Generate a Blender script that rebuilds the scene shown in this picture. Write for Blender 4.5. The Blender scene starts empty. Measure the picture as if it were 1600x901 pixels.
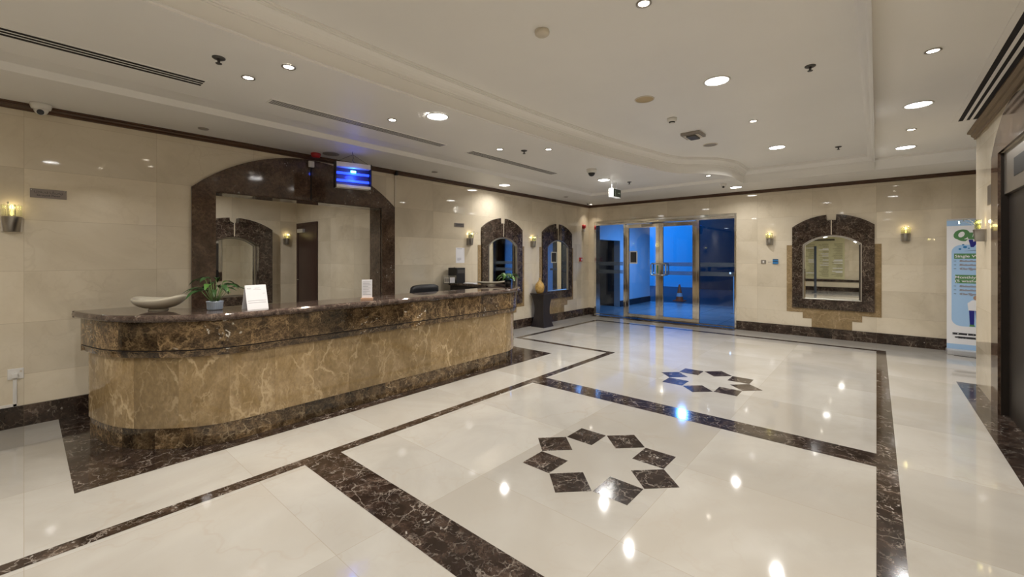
import bpy, bmesh, math, random
from mathutils import Vector, Matrix

random.seed(7)
D = bpy.data
SC = bpy.context.scene
COL = SC.collection
PI = math.pi

# ------------------------------------------------------------------ camera, world, exposure
TH = math.radians(40.83)
EYE = 1.5
cam_d = D.cameras.new('camera')
cam_d.sensor_width = 36.0
cam_d.lens = 659.0 / 1600.0 * 36.0
cam_d.shift_y = -48.0 / 1600.0
cam_d.clip_start = 0.05
cam_d.clip_end = 200
cam = D.objects.new('camera', cam_d)
COL.objects.link(cam)
cam.location = (0, 0, EYE)
cam.rotation_euler = (PI / 2, 0, TH)
SC.camera = cam

SC.view_settings.view_transform = 'Standard'
SC.view_settings.look = 'None'
SC.view_settings.gamma = 1.0
SC.view_settings.use_curve_mapping = False
SC.view_settings.exposure = 0.10
SC.cycles.use_denoising = True
SC.cycles.max_bounces = 10
SC.cycles.diffuse_bounces = 5
SC.cycles.glossy_bounces = 5
SC.cycles.transmission_bounces = 6
SC.cycles.transparent_max_bounces = 12
SC.cycles.sample_clamp_indirect = 14.0
SC.cycles.caustics_reflective = False
SC.cycles.caustics_refractive = False
SC.cycles.blur_glossy = 0.0

BIG_W, SMALL_W = 18.5, 4.2
BIG_COL = (1.0, 0.975, 0.945)
SMALL_COL = (1.0, 0.90, 0.76)

wd = D.worlds.new('dusk_sky')
SC.world = wd
wd.use_nodes = True
bg = wd.node_tree.nodes['Background']
bg.inputs[0].default_value = (0.012, 0.16, 0.62, 1)      # deep blue dusk outside the glass doors
bg.inputs[1].default_value = 0.55


# ------------------------------------------------------------------ material helpers
def newmat(name):
    m = D.materials.new(name)
    m.use_nodes = True
    nt = m.node_tree
    for n in list(nt.nodes):
        nt.nodes.remove(n)
    out = nt.nodes.new('ShaderNodeOutputMaterial')
    p = nt.nodes.new('ShaderNodeBsdfPrincipled')
    nt.links.new(p.outputs[0], out.inputs[0])
    return m, nt, p


def plain(name, col, rough=0.5, metal=0.0, spec=0.5, emit=None, estr=0.0, noise=0.0):
    m, nt, p = newmat(name)
    p.inputs['Base Color'].default_value = (*col, 1)
    p.inputs['Roughness'].default_value = rough
    p.inputs['Metallic'].default_value = metal
    p.inputs['Specular IOR Level'].default_value = spec
    if emit:
        p.inputs['Emission Color'].default_value = (*emit, 1)
        p.inputs['Emission Strength'].default_value = estr
    # a little procedural mottling so that no surface is perfectly flat
    tc = nt.nodes.new('ShaderNodeTexCoord')
    nz = nt.nodes.new('ShaderNodeTexNoise')
    nz.inputs['Scale'].default_value = 6.0
    nz.inputs['Detail'].default_value = 4.0
    nt.links.new(tc.outputs['Object'], nz.inputs['Vector'])
    mx = nt.nodes.new('ShaderNodeMix')
    mx.data_type = 'RGBA'
    k = noise
    mx.inputs[6].default_value = (*[c * (1 - k) for c in col], 1)
    mx.inputs[7].default_value = (*[min(1, c * (1 + k)) for c in col], 1)
    nt.links.new(nz.outputs['Fac'], mx.inputs[0])
    nt.links.new(mx.outputs[2], p.inputs['Base Color'])
    return m


class NG:
    """small wrapper that makes node wiring short"""
    def __init__(s, nt):
        s.nt = nt

    def n(s, t, **kw):
        x = s.nt.nodes.new(t)
        for k, v in kw.items():
            setattr(x, k, v)
        return x

    def l(s, a, b):
        s.nt.links.new(a, b)

    def val(s, x, sock):
        if isinstance(x, (int, float)):
            sock.default_value = x
        elif isinstance(x, tuple):
            sock.default_value = x
        else:
            s.l(x, sock)

    def math(s, op, a, b=0.0, c=None):
        x = s.n('ShaderNodeMath', operation=op)
        s.val(a, x.inputs[0]); s.val(b, x.inputs[1])
        if c is not None:
            s.val(c, x.inputs[2])
        return x.outputs[0]

    def vmath(s, op, a, b):
        x = s.n('ShaderNodeVectorMath', operation=op)
        s.val(a, x.inputs[0]); s.val(b, x.inputs[1])
        return x.outputs[0]

    def comb(s, a, b, c=0.0):
        x = s.n('ShaderNodeCombineXYZ')
        s.val(a, x.inputs[0]); s.val(b, x.inputs[1]); s.val(c, x.inputs[2])
        return x.outputs[0]

    def noise(s, vec, scale, detail=4.0, rough=0.55, dist=0.0, col=False):
        x = s.n('ShaderNodeTexNoise')
        s.l(vec, x.inputs['Vector'])
        x.inputs['Scale'].default_value = scale
        x.inputs['Detail'].default_value = detail
        x.inputs['Roughness'].default_value = rough
        x.inputs['Distortion'].default_value = dist
        return x.outputs['Color'] if col else x.outputs['Fac']

    def voro_edge(s, vec, scale):
        x = s.n('ShaderNodeTexVoronoi', feature='DISTANCE_TO_EDGE')
        s.l(vec, x.inputs['Vector'])
        x.inputs['Scale'].default_value = scale
        return x.outputs['Distance']

    def voro_cell(s, vec, scale):
        x = s.n('ShaderNodeTexVoronoi', feature='F1')
        s.l(vec, x.inputs['Vector'])
        x.inputs['Scale'].default_value = scale
        return x.outputs['Color'], x.outputs['Distance']

    def ramp(s, fac, stops):
        x = s.n('ShaderNodeValToRGB')
        s.l(fac, x.inputs[0])
        cr = x.color_ramp
        while len(cr.elements) < len(stops):
            cr.elements.new(0.5)
        for e, (p, c) in zip(cr.elements, stops):
            e.position = p
            e.color = (*c, 1) if len(c) == 3 else c
        return x.outputs[0]

    def mix(s, f, a, b, blend='MIX'):
        x = s.n('ShaderNodeMix', data_type='RGBA', blend_type=blend)
        s.val(f, x.inputs[0])
        for v, i in ((a, 6), (b, 7)):
            if isinstance(v, tuple):
                x.inputs[i].default_value = (*v, 1) if len(v) == 3 else v
            else:
                s.l(v, x.inputs[i])
        return x.outputs[2]

    def smooth(s, v, lo, hi, a=0.0, b=1.0):
        x = s.n('ShaderNodeMapRange', interpolation_type='SMOOTHSTEP')
        s.val(v, x.inputs[0])
        for i, k in enumerate((lo, hi, a, b)):
            x.inputs[i + 1].default_value = k
        return x.outputs[0]


def coords(g, plane):
    """two in-plane coordinates (metres) and a 3D vector for textures"""
    tc = g.n('ShaderNodeTexCoord')
    if plane == 'uv':
        sep = g.n('ShaderNodeSeparateXYZ')
        g.l(tc.outputs['UV'], sep.inputs[0])
        a, b = sep.outputs[0], sep.outputs[1]
        return a, b, g.comb(a, b)
    sep = g.n('ShaderNodeSeparateXYZ')
    g.l(tc.outputs['Object'], sep.inputs[0])
    o = {'x': sep.outputs[0], 'y': sep.outputs[1], 'z': sep.outputs[2]}
    return o[plane[0]], o[plane[1]], tc.outputs['Object']


def tiles(g, a, b, sa, sb, joint=0.0015, oa=0.0, ob=0.0, bond=0.0):
    """random value and joint mask of a rectangular slab grid"""
    fb = g.math('DIVIDE', g.math('SUBTRACT', b, ob), sb)
    ib = g.math('FLOOR', fb)
    fa = g.math('DIVIDE', g.math('SUBTRACT', a, oa), sa)
    if bond:
        fa = g.math('ADD', fa, g.math('MULTIPLY', ib, bond))
    ia = g.math('FLOOR', fa)
    wn = g.n('ShaderNodeTexWhiteNoise', noise_dimensions='2D')
    g.l(g.comb(ia, ib), wn.inputs['Vector'])
    ra = g.math('ABSOLUTE', g.math('SUBTRACT', g.math('FRACT', fa), 0.5))
    rb = g.math('ABSOLUTE', g.math('SUBTRACT', g.math('FRACT', fb), 0.5))
    ja = g.math('GREATER_THAN', ra, 0.5 - joint / sa)
    jb = g.math('GREATER_THAN', rb, 0.5 - joint / sb)
    return wn.outputs['Value'], wn.outputs['Color'], g.math('MAXIMUM', ja, jb)


def stone(name, plane, stops, vein_col, vein_amt=0.5, vscale=2.5, vwidth=0.03, nscale=1.6, tile=None,
          rough=0.08, tint=0.06, speck=None, speck_amt=0.0, joint_col=None, joint_amt=0.4, cloud=None,
          spec=0.5, joint=0.0015, stretch=(1, 1, 1), bump=0.0, fine=0.0):
    m, nt, p = newmat(name)
    g = NG(nt)
    a, b, vec = coords(g, plane)
    vec = g.vmath('MULTIPLY', vec, stretch)
    rnd = jm = None
    if tile:
        rnd, rc, jm = tiles(g, a, b, *tile, joint=joint)
        vec = g.vmath('ADD', vec, g.vmath('MULTIPLY', rc, (9.0, 9.0, 9.0)))
    base = g.noise(vec, nscale, 6.0, 0.6, 0.8)
    col = g.ramp(base, stops)
    if fine:
        f2 = g.noise(vec, nscale * 9, 5.0, 0.7, 0.4)
        f3 = g.smooth(f2, 0.3, 0.7, 1.0 - fine, 1.0 + fine)
        col = g.mix(1.0, col, g.comb(f3, f3, f3), 'MULTIPLY')
    if cloud:
        cl = g.noise(vec, nscale * 0.45, 3.0, 0.5, 1.5)
        col = g.mix(g.smooth(cl, 0.45, 0.7), col, cloud)
    # veins: voronoi edges on a strongly warped domain, broken up by noise
    warp = g.noise(vec, vscale * 0.7, 5.0, 0.6, 0.0, col=True)
    wv = g.vmath('ADD', vec, g.vmath('MULTIPLY', g.vmath('SUBTRACT', warp, (0.5, 0.5, 0.5)), (1.1 / vscale * 1.6,) * 3))
    for k, (sc, wd_, am) in enumerate(((vscale, vwidth, 1.0), (vscale * 2.7, vwidth * 1.5, 0.55))):
        e = g.voro_edge(wv, sc)
        v = g.smooth(e, 0.0, wd_, 1.0, 0.0)
        br = g.smooth(g.noise(vec, sc * 0.8 + 0.3 * k, 3.0, 0.5), 0.42, 0.62)
        col = g.mix(g.math('MULTIPLY', g.math('MULTIPLY', v, br), vein_amt * am), col, vein_col)
    if speck:
        c, d = g.voro_cell(g.vmath('ADD', vec, g.vmath('MULTIPLY', warp, (0.2, 0.2, 0.2))), 26.0)
        s1 = g.smooth(d, 0.18, 0.30, 1.0, 0.0)
        pt = g.smooth(g.noise(vec, 2.2, 3.0, 0.6), 0.56, 0.64)
        sep = g.n('ShaderNodeSeparateColor')
        g.l(c, sep.inputs[0])
        pick = g.math('GREATER_THAN', sep.outputs[0], 0.55)
        col = g.mix(g.math('MULTIPLY', g.math('MULTIPLY', g.math('MULTIPLY', s1, pt), pick), speck_amt), col, speck)
    if tile:
        t1 = g.math('MULTIPLY_ADD', rnd, tint * 2, 1.0 - tint)
        col = g.mix(1.0, col, g.comb(t1, t1, t1), 'MULTIPLY')
        if joint_col:
            col = g.mix(g.math('MULTIPLY', jm, joint_amt), col, joint_col)
    g.l(col, p.inputs['Base Color'])
    p.inputs['Roughness'].default_value = rough
    p.inputs['Specular IOR Level'].default_value = spec
    return m


CREAM = [(0.25, (0.35, 0.33, 0.292)), (0.5, (0.415, 0.396, 0.36)), (0.8, (0.475, 0.458, 0.425))]
BEIGE = [(0.25, (0.56, 0.485, 0.36)), (0.5, (0.67, 0.59, 0.455)), (0.8, (0.75, 0.675, 0.54))]
EMP = [(0.25, (0.012, 0.008, 0.006)), (0.48, (0.026, 0.016, 0.012)), (0.62, (0.055, 0.036, 0.027)), (0.8, (0.12, 0.085, 0.062))]
EMPB = [(0.30, (0.020, 0.012, 0.007)), (0.46, (0.060, 0.038, 0.020)), (0.60, (0.13, 0.085, 0.043)), (0.8, (0.24, 0.16, 0.085))]
TAN = [(0.25, (0.20, 0.135, 0.062)), (0.5, (0.27, 0.19, 0.095)), (0.78, (0.37, 0.27, 0.155))]

M = {}
M['floor'] = stone('cream_marble_floor', 'xy', CREAM, (0.36, 0.31, 0.25), 0.28, 0.9, 0.02, 1.1, (1.03, 1.03),
                   rough=0.055, tint=0.065, joint_col=(0.30, 0.26, 0.20), joint_amt=0.6, cloud=(0.375, 0.350, 0.308), spec=0.30)
M['emp_floor'] = stone('dark_brown_marble_floor', 'xy', EMP, (0.40, 0.35, 0.30), 0.55, 8.0, 0.04, 8.0, (0.9, 0.9),
                       rough=0.10, tint=0.25, speck=(0.45, 0.42, 0.38), speck_amt=0.75, joint_col=(0.02, 0.015, 0.01), fine=0.35)
M['wall_l'] = stone('beige_marble_wall', 'yz', BEIGE, (0.36, 0.27, 0.16), 0.12, 1.6, 0.03, 1.2, (0.92, 0.46),
                    rough=0.035, tint=0.06, joint_col=(0.36, 0.28, 0.18), joint_amt=0.5, spec=0.85)
M['wall_f'] = stone('beige_marble_far_wall', 'xz', BEIGE, (0.36, 0.27, 0.16), 0.12, 1.6, 0.03, 1.2, (0.92, 0.46),
                    rough=0.035, tint=0.06, joint_col=(0.36, 0.28, 0.18), joint_amt=0.5, spec=0.85)
M['emp'] = stone('dark_emperador_marble', 'xz', EMP, (0.30, 0.24, 0.18), 0.6, 13.0, 0.06, 9.0,
                 rough=0.07, tint=0.0, speck=(0.5, 0.46, 0.4), speck_amt=0.5, fine=0.3)
M['emp_l'] = stone('dark_emperador_skirting_side', 'yz', EMP, (0.30, 0.24, 0.18), 0.45, 5.0, 0.04, 4.0, (0.62, 5.0),
                   rough=0.08, tint=0.25, speck=(0.5, 0.46, 0.4), speck_amt=0.5, fine=0.3, joint_col=(0.2, 0.15, 0.1))
M['emp_f'] = stone('dark_emperador_skirting_far', 'xz', EMP, (0.30, 0.24, 0.18), 0.45, 5.0, 0.04, 4.0, (0.62, 5.0),
                   rough=0.08, tint=0.25, speck=(0.5, 0.46, 0.4), speck_amt=0.5, fine=0.3, joint_col=(0.2, 0.15, 0.1))
M['emp_big'] = stone('brown_emperador_portal', 'xz', [(0.3, (0.040, 0.023, 0.014)), (0.5, (0.085, 0.052, 0.035)), (0.75, (0.15, 0.10, 0.07))],
                     (0.25, 0.18, 0.12), 0.35, 6.0, 0.03, 3.0, rough=0.07, tint=0.0, speck=(0.55, 0.5, 0.45), speck_amt=0.7, fine=0.4)
M['band'] = stone('counter_band_marble', 'uv', EMPB, (0.36, 0.25, 0.13), 0.6, 10.0, 0.08, 9.0, (0.30, 5.0),
                  rough=0.07, tint=0.5, speck=(0.6, 0.57, 0.5), speck_amt=0.9, joint_col=(0.03, 0.02, 0.01), fine=0.55)
M['body'] = stone('counter_tan_marble', 'uv', TAN, (0.52, 0.40, 0.24), 0.85, 2.6, 0.05, 3.4, (0.34, 5.0),
                  rough=0.07, tint=0.16, stretch=(1.35, 0.8, 1), joint_col=(0.2, 0.13, 0.06), joint_amt=0.5, fine=0.15)
M['plinth'] = stone('counter_plinth_marble', 'uv', EMPB, (0.34, 0.26, 0.16), 0.7, 11.0, 0.08, 8.0, (0.28, 5.0),
                    rough=0.08, tint=0.5, joint_col=(0.03, 0.02, 0.01), fine=0.5)
M['slab'] = stone('counter_top_marble', 'xy', [(0.3, (0.035, 0.023, 0.018)), (0.5, (0.075, 0.052, 0.042)), (0.78, (0.16, 0.12, 0.10))],
                  (0.36, 0.28, 0.22), 0.5, 9.0, 0.05, 9.0, rough=0.06, tint=0.0, speck=(0.4, 0.34, 0.28), speck_amt=0.4, fine=0.4)
M['tan'] = stone('tan_marble_surround', 'xz', TAN, (0.60, 0.45, 0.28), 0.5, 3.0, 0.03, 2.5, rough=0.08, tint=0.0, fine=0.15)
M['beige_in'] = stone('beige_marble_inset', 'xz', BEIGE, (0.36, 0.27, 0.16), 0.1, 1.6, 0.03, 1.2, rough=0.10)


def ceiling_mat():
    m, nt, p = newmat('white_ceiling_plaster')
    g = NG(nt)
    tc = g.n('ShaderNodeTexCoord')
    n1 = g.noise(tc.outputs['Object'], 0.7, 4.0, 0.6)
    col = g.ramp(n1, [(0.3, (0.81, 0.795, 0.765)), (0.7, (0.85, 0.835, 0.805))])
    g.l(col, p.inputs['Base Color'])
    p.inputs['Roughness'].default_value = 0.45
    p.inputs['Specular IOR Level'].default_value = 0.35
    return m


def wood_mat(name, c1, c2, axis='y', rough=0.35):
    m, nt, p = newmat(name)
    g = NG(nt)
    tc = g.n('ShaderNodeTexCoord')
    st = {'y': (14.0, 0.8, 14.0), 'x': (0.8, 14.0, 14.0), 'z': (14.0, 14.0, 0.8)}[axis]
    v = g.vmath('MULTIPLY', tc.outputs['Object'], st)
    n1 = g.noise(v, 2.0, 6.0, 0.65, 0.6)
    g.l(g.ramp(n1, [(0.3, c1), (0.7, c2)]), p.inputs['Base Color'])
    p.inputs['Roughness'].default_value = rough
    return m


M['ceil'] = ceiling_mat()
M['wood_y'] = wood_mat('dark_walnut_cornice_side', (0.045, 0.020, 0.010), (0.10, 0.048, 0.024), 'y')
M['wood_x'] = wood_mat('dark_walnut_cornice_far', (0.045, 0.020, 0.010), (0.10, 0.048, 0.024), 'x')
M['wood_r'] = wood_mat('brown_wood_cornice_right', (0.13, 0.085, 0.045), (0.24, 0.17, 0.10), 'y', 0.5)
M['wood_light'] = wood_mat('pale_pink_wood', (0.45, 0.27, 0.17), (0.58, 0.37, 0.25), 'x', 0.45)
M['wood_black'] = wood_mat('black_stained_wood', (0.010, 0.008, 0.010), (0.028, 0.022, 0.024), 'z', 0.42)
M['wood_door'] = wood_mat('dark_mahogany_door', (0.028, 0.012, 0.010), (0.050, 0.022, 0.018), 'z', 0.35)
M['mirror'] = plain('silvered_mirror', (0.80, 0.82, 0.80), 0.015, 1.0)
M['steel'] = plain('polished_stainless_steel', (0.92, 0.90, 0.84), 0.09, 1.0, noise=0.04)
M['chrome'] = plain('chrome', (0.75, 0.74, 0.72), 0.06, 1.0)
M['brushed'] = plain('brushed_nickel', (0.42, 0.39, 0.35), 0.35, 1.0, noise=0.1)
M['liftdoor'] = plain('dark_bronze_steel', (0.030, 0.024, 0.020), 0.42, 0.3, spec=0.25, noise=0.15)
M['white'] = plain('white_plastic', (0.72, 0.70, 0.66), 0.4)
M['ivory'] = plain('ivory_plastic', (0.62, 0.56, 0.46), 0.45)
M['yellowed'] = plain('yellowed_plastic_grille', (0.50, 0.38, 0.20), 0.5, noise=0.1)
M['greygrille'] = plain('grey_grille', (0.30, 0.27, 0.24), 0.5, noise=0.1)
M['paper'] = plain('white_paper', (0.80, 0.80, 0.84), 0.6)
M['black'] = plain('black_plastic', (0.012, 0.012, 0.014), 0.4)
M['blackfab'] = plain('black_leatherette', (0.010, 0.010, 0.013), 0.5, noise=0.2)
M['darkgrey'] = plain('dark_grey_metal', (0.10, 0.095, 0.09), 0.45, 0.6)
M['slot'] = plain('dark_air_slot', (0.010, 0.007, 0.008), 0.9)
M['red'] = plain('red_plastic', (0.42, 0.015, 0.02), 0.35)
M['ink'] = plain('dark_ink', (0.03, 0.03, 0.035), 0.7)
M['greyink'] = plain('grey_ink', (0.28, 0.28, 0.33), 0.7)
M['bowl'] = plain('off_white_glazed_ceramic', (0.50, 0.46, 0.37), 0.35, noise=0.08)
M['potblue'] = plain('pale_blue_glazed_ceramic', (0.42, 0.50, 0.62), 0.3, noise=0.15)
M['leaf'] = plain('dark_green_leaf', (0.024, 0.070, 0.018), 0.4, noise=0.35)
M['leaf2'] = plain('bright_green_leaf', (0.065, 0.17, 0.03), 0.4, noise=0.35)
M['stem'] = plain('green_stem', (0.10, 0.20, 0.05), 0.5, noise=0.2)
M['soil'] = plain('dark_soil', (0.03, 0.02, 0.012), 0.9, noise=0.3)
M['gold'] = stone('gold_mosaic_ceramic', 'xz', [(0.2, (0.28, 0.16, 0.04)), (0.5, (0.50, 0.31, 0.09)), (0.8, (0.72, 0.50, 0.18))],
                  (0.16, 0.08, 0.02), 0.8, 26.0, 0.10, 14.0, rough=0.28, fine=0.3)
M['plaque'] = plain('brushed_grey_plaque', (0.19, 0.165, 0.15), 0.30, 0.7, noise=0.1)
M['green'] = plain('printed_green', (0.085, 0.23, 0.085), 0.5)
M['navy'] = plain('printed_navy', (0.010, 0.014, 0.20), 0.5)
M['skyblue'] = plain('printed_sky_blue', (0.36, 0.55, 0.80), 0.5)
M['banner'] = plain('white_banner_vinyl', (0.78, 0.78, 0.80), 0.45)
M['alu'] = plain('pale_aluminium', (0.62, 0.63, 0.66), 0.35, 0.6)
M['orange'] = plain('orange_cone_plastic', (0.85, 0.12, 0.015), 0.5)
M['skin'] = plain('printed_skin', (0.42, 0.26, 0.18), 0.6)
M['exitface'] = plain('dark_green_exit_panel', (0.015, 0.035, 0.022), 0.35)
M['exitwhite'] = plain('lit_white_exit_box', (0.8, 0.8, 0.76), 0.4, emit=(1, 1, 0.95), estr=0.45)
M['exitink'] = plain('pale_green_exit_letter', (0.45, 0.6, 0.52), 0.5)
M['keypad'] = plain('blue_keypad_screen', (0.02, 0.10, 0.22), 0.3, emit=(0.02, 0.16, 0.35), estr=0.35)
M['big_em'] = plain('lit_cool_diffuser', (0.9, 0.9, 0.9), 0.4, emit=(1.0, 0.98, 0.96), estr=16.0)
M['small_em'] = plain('lit_warm_lamp', (0.9, 0.9, 0.9), 0.4, emit=(1.0, 0.90, 0.76), estr=18.0)
M['bulb'] = plain('lit_yellow_bulb', (0.9, 0.85, 0.6), 0.4, emit=(1.0, 0.78, 0.30), estr=2.4)
M['uv'] = plain('lit_blue_tube', (0.1, 0.2, 0.9), 0.4, emit=(0.02, 0.06, 1.0), estr=2.6)
M['uvcore'] = plain('lit_cyan_bulb', (0.3, 0.8, 1.0), 0.4, emit=(0.12, 0.65, 1.0), estr=9.0)
M['uvback'] = plain('dark_blue_reflector', (0.06, 0.06, 0.14), 0.3, metal=0.3)
M['board'] = plain('cream_directory_board', (0.56, 0.53, 0.32), 0.4, noise=0.06)
M['boardline'] = plain('dark_directory_lettering', (0.06, 0.05, 0.03), 0.5)
M['exitlamp'] = plain('small_white_lamp', (0.7, 0.8, 1.0), 0.4, emit=(0.55, 0.7, 1.0), estr=6.0)
M['outwall'] = plain('pale_render_wall_outside', (0.60, 0.63, 0.68), 0.7, noise=0.05)
M['outbright'] = plain('white_painted_wall_outside', (0.75, 0.78, 0.82), 0.7, noise=0.03)
M['outdark'] = plain('dark_garage_wall', (0.030, 0.028, 0.034), 0.6, noise=0.2)
M['outfloor'] = stone('grey_stone_paving_outside', 'xy', [(0.3, (0.20, 0.205, 0.20)), (0.7, (0.27, 0.275, 0.27))], (0.2, 0.2, 0.2), 0.2, 1.0, 0.02,
                      1.0, (0.9, 0.9), rough=0.25, tint=0.12, joint_col=(0.10, 0.10, 0.11), joint_amt=0.8, joint=0.006)
M['asphalt'] = plain('dark_asphalt', (0.06, 0.07, 0.08), 0.55, noise=0.2)


def glass_mat(name, tint, refl=1.0, base_refl=0.0):
    m = D.materials.new(name)
    m.use_nodes = True
    nt = m.node_tree
    for n in list(nt.nodes):
        nt.nodes.remove(n)
    g = NG(nt)
    out = g.n('ShaderNodeOutputMaterial')
    tr = g.n('ShaderNodeBsdfTransparent')
    tr.inputs[0].default_value = (*tint, 1)
    gl = g.n('ShaderNodeBsdfGlossy')
    gl.inputs['Roughness'].default_value = 0.01
    gl.inputs['Color'].default_value = (0.9, 0.93, 1.0, 1)
    fr = g.n('ShaderNodeFresnel')
    fr.inputs['IOR'].default_value = 1.5
    f = g.math('MULTIPLY_ADD', fr.outputs[0], refl, base_refl)
    mx = g.n('ShaderNodeMixShader')
    g.l(f, mx.inputs[0]); g.l(tr.outputs[0], mx.inputs[1]); g.l(gl.outputs[0], mx.inputs[2])
    g.l(mx.outputs[0], out.inputs[0])
    return m


M['glass'] = glass_mat('clear_blue_tinted_glass', (0.80, 0.88, 0.95), 1.1)
M['crystal'] = glass_mat('clear_crystal_glass', (0.93, 0.95, 0.80), 2.6, 0.10)
M['acrylic'] = glass_mat('clear_acrylic', (0.86, 0.88, 0.88), 1.5, 0.05)
m_, nt_, p_ = newmat('frosted_glass_strip')
p_.inputs['Base Color'].default_value = (0.10, 0.13, 0.17, 1)
p_.inputs['Roughness'].default_value = 0.6
p_.inputs['Alpha'].default_value = 0.42
M['frost'] = m_


# ------------------------------------------------------------------ mesh helpers
class MB:
    def __init__(s):
        s.bm = bmesh.new()
        s.uv = s.bm.loops.layers.uv.new('UVMap')
        s.mats = []

    def mi(s, mat):
        if mat not in s.mats:
            s.mats.append(mat)
        return s.mats.index(mat)

    def face(s, pts, mat, uvs=None, smooth=False):
        vs = [s.bm.verts.new(p) for p in pts]
        try:
            f = s.bm.faces.new(vs)
        except ValueError:
            return
        f.material_index = s.mi(mat)
        f.smooth = smooth
        if uvs:
            for l, u in zip(f.loops, uvs):
                l[s.uv].uv = u
        return f

    def box(s, lo, hi, mat, bevel=0.0):
        x0, y0, z0 = lo
        x1, y1, z1 = hi
        v = [s.bm.verts.new(p) for p in ((x0, y0, z0), (x1, y0, z0), (x1, y1, z0), (x0, y1, z0),
                                         (x0, y0, z1), (x1, y0, z1), (x1, y1, z1), (x0, y1, z1))]
        fs = []
        k = s.mi(mat)
        for q in ((3, 2, 1, 0), (4, 5, 6, 7), (0, 1, 5, 4), (1, 2, 6, 5), (2, 3, 7, 6), (3, 0, 4, 7)):
            f = s.bm.faces.new([v[i] for i in q])
            f.material_index = k
            fs.append(f)
        if bevel:
            es = list({e for f in fs for e in f.edges})
            bmesh.ops.bevel(s.bm, geom=es, offset=bevel, segments=2, profile=0.6, affect='EDGES', clamp_overlap=True)
        return v

    def prism(s, poly, d0, d1, mat, axis='y', side=None):
        """2D polygon (a, b) extruded along an axis. axis y: (x,z); x: (y,z); z: (x,y)"""
        def P(a, b, d):
            return {'y': (a, d, b), 'x': (d, a, b), 'z': (a, b, d)}[axis]
        k = s.mi(mat)
        k2 = s.mi(side or mat)
        A = [s.bm.verts.new(P(a, b, d0)) for a, b in poly]
        B = [s.bm.verts.new(P(a, b, d1)) for a, b in poly]
        f = s.bm.faces.new(A); f.material_index = k
        f = s.bm.faces.new(list(reversed(B))); f.material_index = k
        n = len(poly)
        for i in range(n):
            f = s.bm.faces.new((A[i], B[i], B[(i + 1) % n], A[(i + 1) % n]))
            f.material_index = k2

    def ring(s, outer, inner, d0, d1, mat, axis='y'):
        """frame between two contours with the same number of points"""
        def P(q, d):
            a, b = q
            return {'y': (a, d, b), 'x': (d, a, b), 'z': (a, b, d)}[axis]
        k = s.mi(mat)
        n = len(outer)
        L = [[s.bm.verts.new(P(q, d)) for q in c] for c in (outer, inner) for d in (d0, d1)]
        o0, o1, i0, i1 = L
        for i in range(n):
            j = (i + 1) % n
            for q in ((o0[i], o0[j], i0[j], i0[i]), (o1[j], o1[i], i1[i], i1[j]),
                      (o0[j], o0[i], o1[i], o1[j]), (i0[i], i0[j], i1[j], i1[i])):
                try:
                    f = s.bm.faces.new(q)
                    f.material_index = k
                except ValueError:
                    pass

    def lathe(s, prof, mat, c=(0, 0, 0), seg=32, axis='z', smooth=True, flute=0.0, nfl=0):
        k = s.mi(mat)
        rings = []
        for r, h in prof:
            if r < 1e-6:
                p = (c[0], c[1], c[2] + h) if axis == 'z' else ((c[0], c[1] + h, c[2]) if axis == 'y' else (c[0] + h, c[1], c[2]))
                rings.append([s.bm.verts.new(p)])
                continue
            R = []
            for i in range(seg):
                t = 2 * PI * i / seg
                rr = r * (1 + flute * math.cos(nfl * t)) if nfl else r
                a, b = rr * math.cos(t), rr * math.sin(t)
                if axis == 'z':
                    p = (c[0] + a, c[1] + b, c[2] + h)
                elif axis == 'y':
                    p = (c[0] + a, c[1] + h, c[2] + b)
                else:
                    p = (c[0] + h, c[1] + a, c[2] + b)
                R.append(s.bm.verts.new(p))
            rings.append(R)
        for A, B in zip(rings, rings[1:]):
            for i in range(seg):
                j = (i + 1) % seg
                if len(A) == 1 and len(B) == 1:
                    break
                if len(A) == 1:
                    q = (A[0], B[j], B[i])
                elif len(B) == 1:
                    q = (A[i], A[j], B[0])
                else:
                    q = (A[i], A[j], B[j], B[i])
                f = s.bm.faces.new(q)
                f.material_index = k
                f.smooth = smooth

    def tube(s, pts, r, mat, seg=8, smooth=True, r1=None):
        k = s.mi(mat)
        rings = []
        n = len(pts)
        up = Vector((0, 0, 1))
        for i, p in enumerate(pts):
            p = Vector(p)
            a = Vector(pts[max(0, i - 1)]); b = Vector(pts[min(n - 1, i + 1)])
            d = (b - a).normalized()
            u = up if abs(d.dot(up)) < 0.95 else Vector((1, 0, 0))
            x = d.cross(u).normalized(); y = d.cross(x).normalized()
            rr = r if r1 is None else r + (r1 - r) * i / (n - 1)
            rings.append([s.bm.verts.new(p + x * rr * math.cos(2 * PI * j / seg) + y * rr * math.sin(2 * PI * j / seg)) for j in range(seg)])
        for A, B in zip(rings, rings[1:]):
            for i in range(seg):
                f = s.bm.faces.new((A[i], A[(i + 1) % seg], B[(i + 1) % seg], B[i]))
                f.material_index = k
                f.smooth = smooth
        for R in (rings[0], list(reversed(rings[-1]))):
            f = s.bm.faces.new(R)
            f.material_index = k

    def sweep(s, path, prof, mat, closed=False, uv=False, smooth=False, hard=True):
        """profile [(outward offset, z)] along a path in the XY plane; outward = right of travel"""
        k = s.mi(mat)
        n = len(path)
        P = [Vector((a, b)) for a, b in path]
        N = []
        for i in range(n):
            if closed:
                d0 = (P[i] - P[i - 1]).normalized(); d1 = (P[(i + 1) % n] - P[i]).normalized()
            else:
                d0 = (P[i] - P[i - 1]).normalized() if i else (P[1] - P[0]).normalized()
                d1 = (P[i + 1] - P[i]).normalized() if i < n - 1 else d0
            n0 = Vector((d0.y, -d0.x)); n1 = Vector((d1.y, -d1.x))
            m = (n0 + n1)
            m = m.normalized() if m.length > 1e-6 else n0
            N.append(m / max(0.35, m.dot(n0)))
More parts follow.
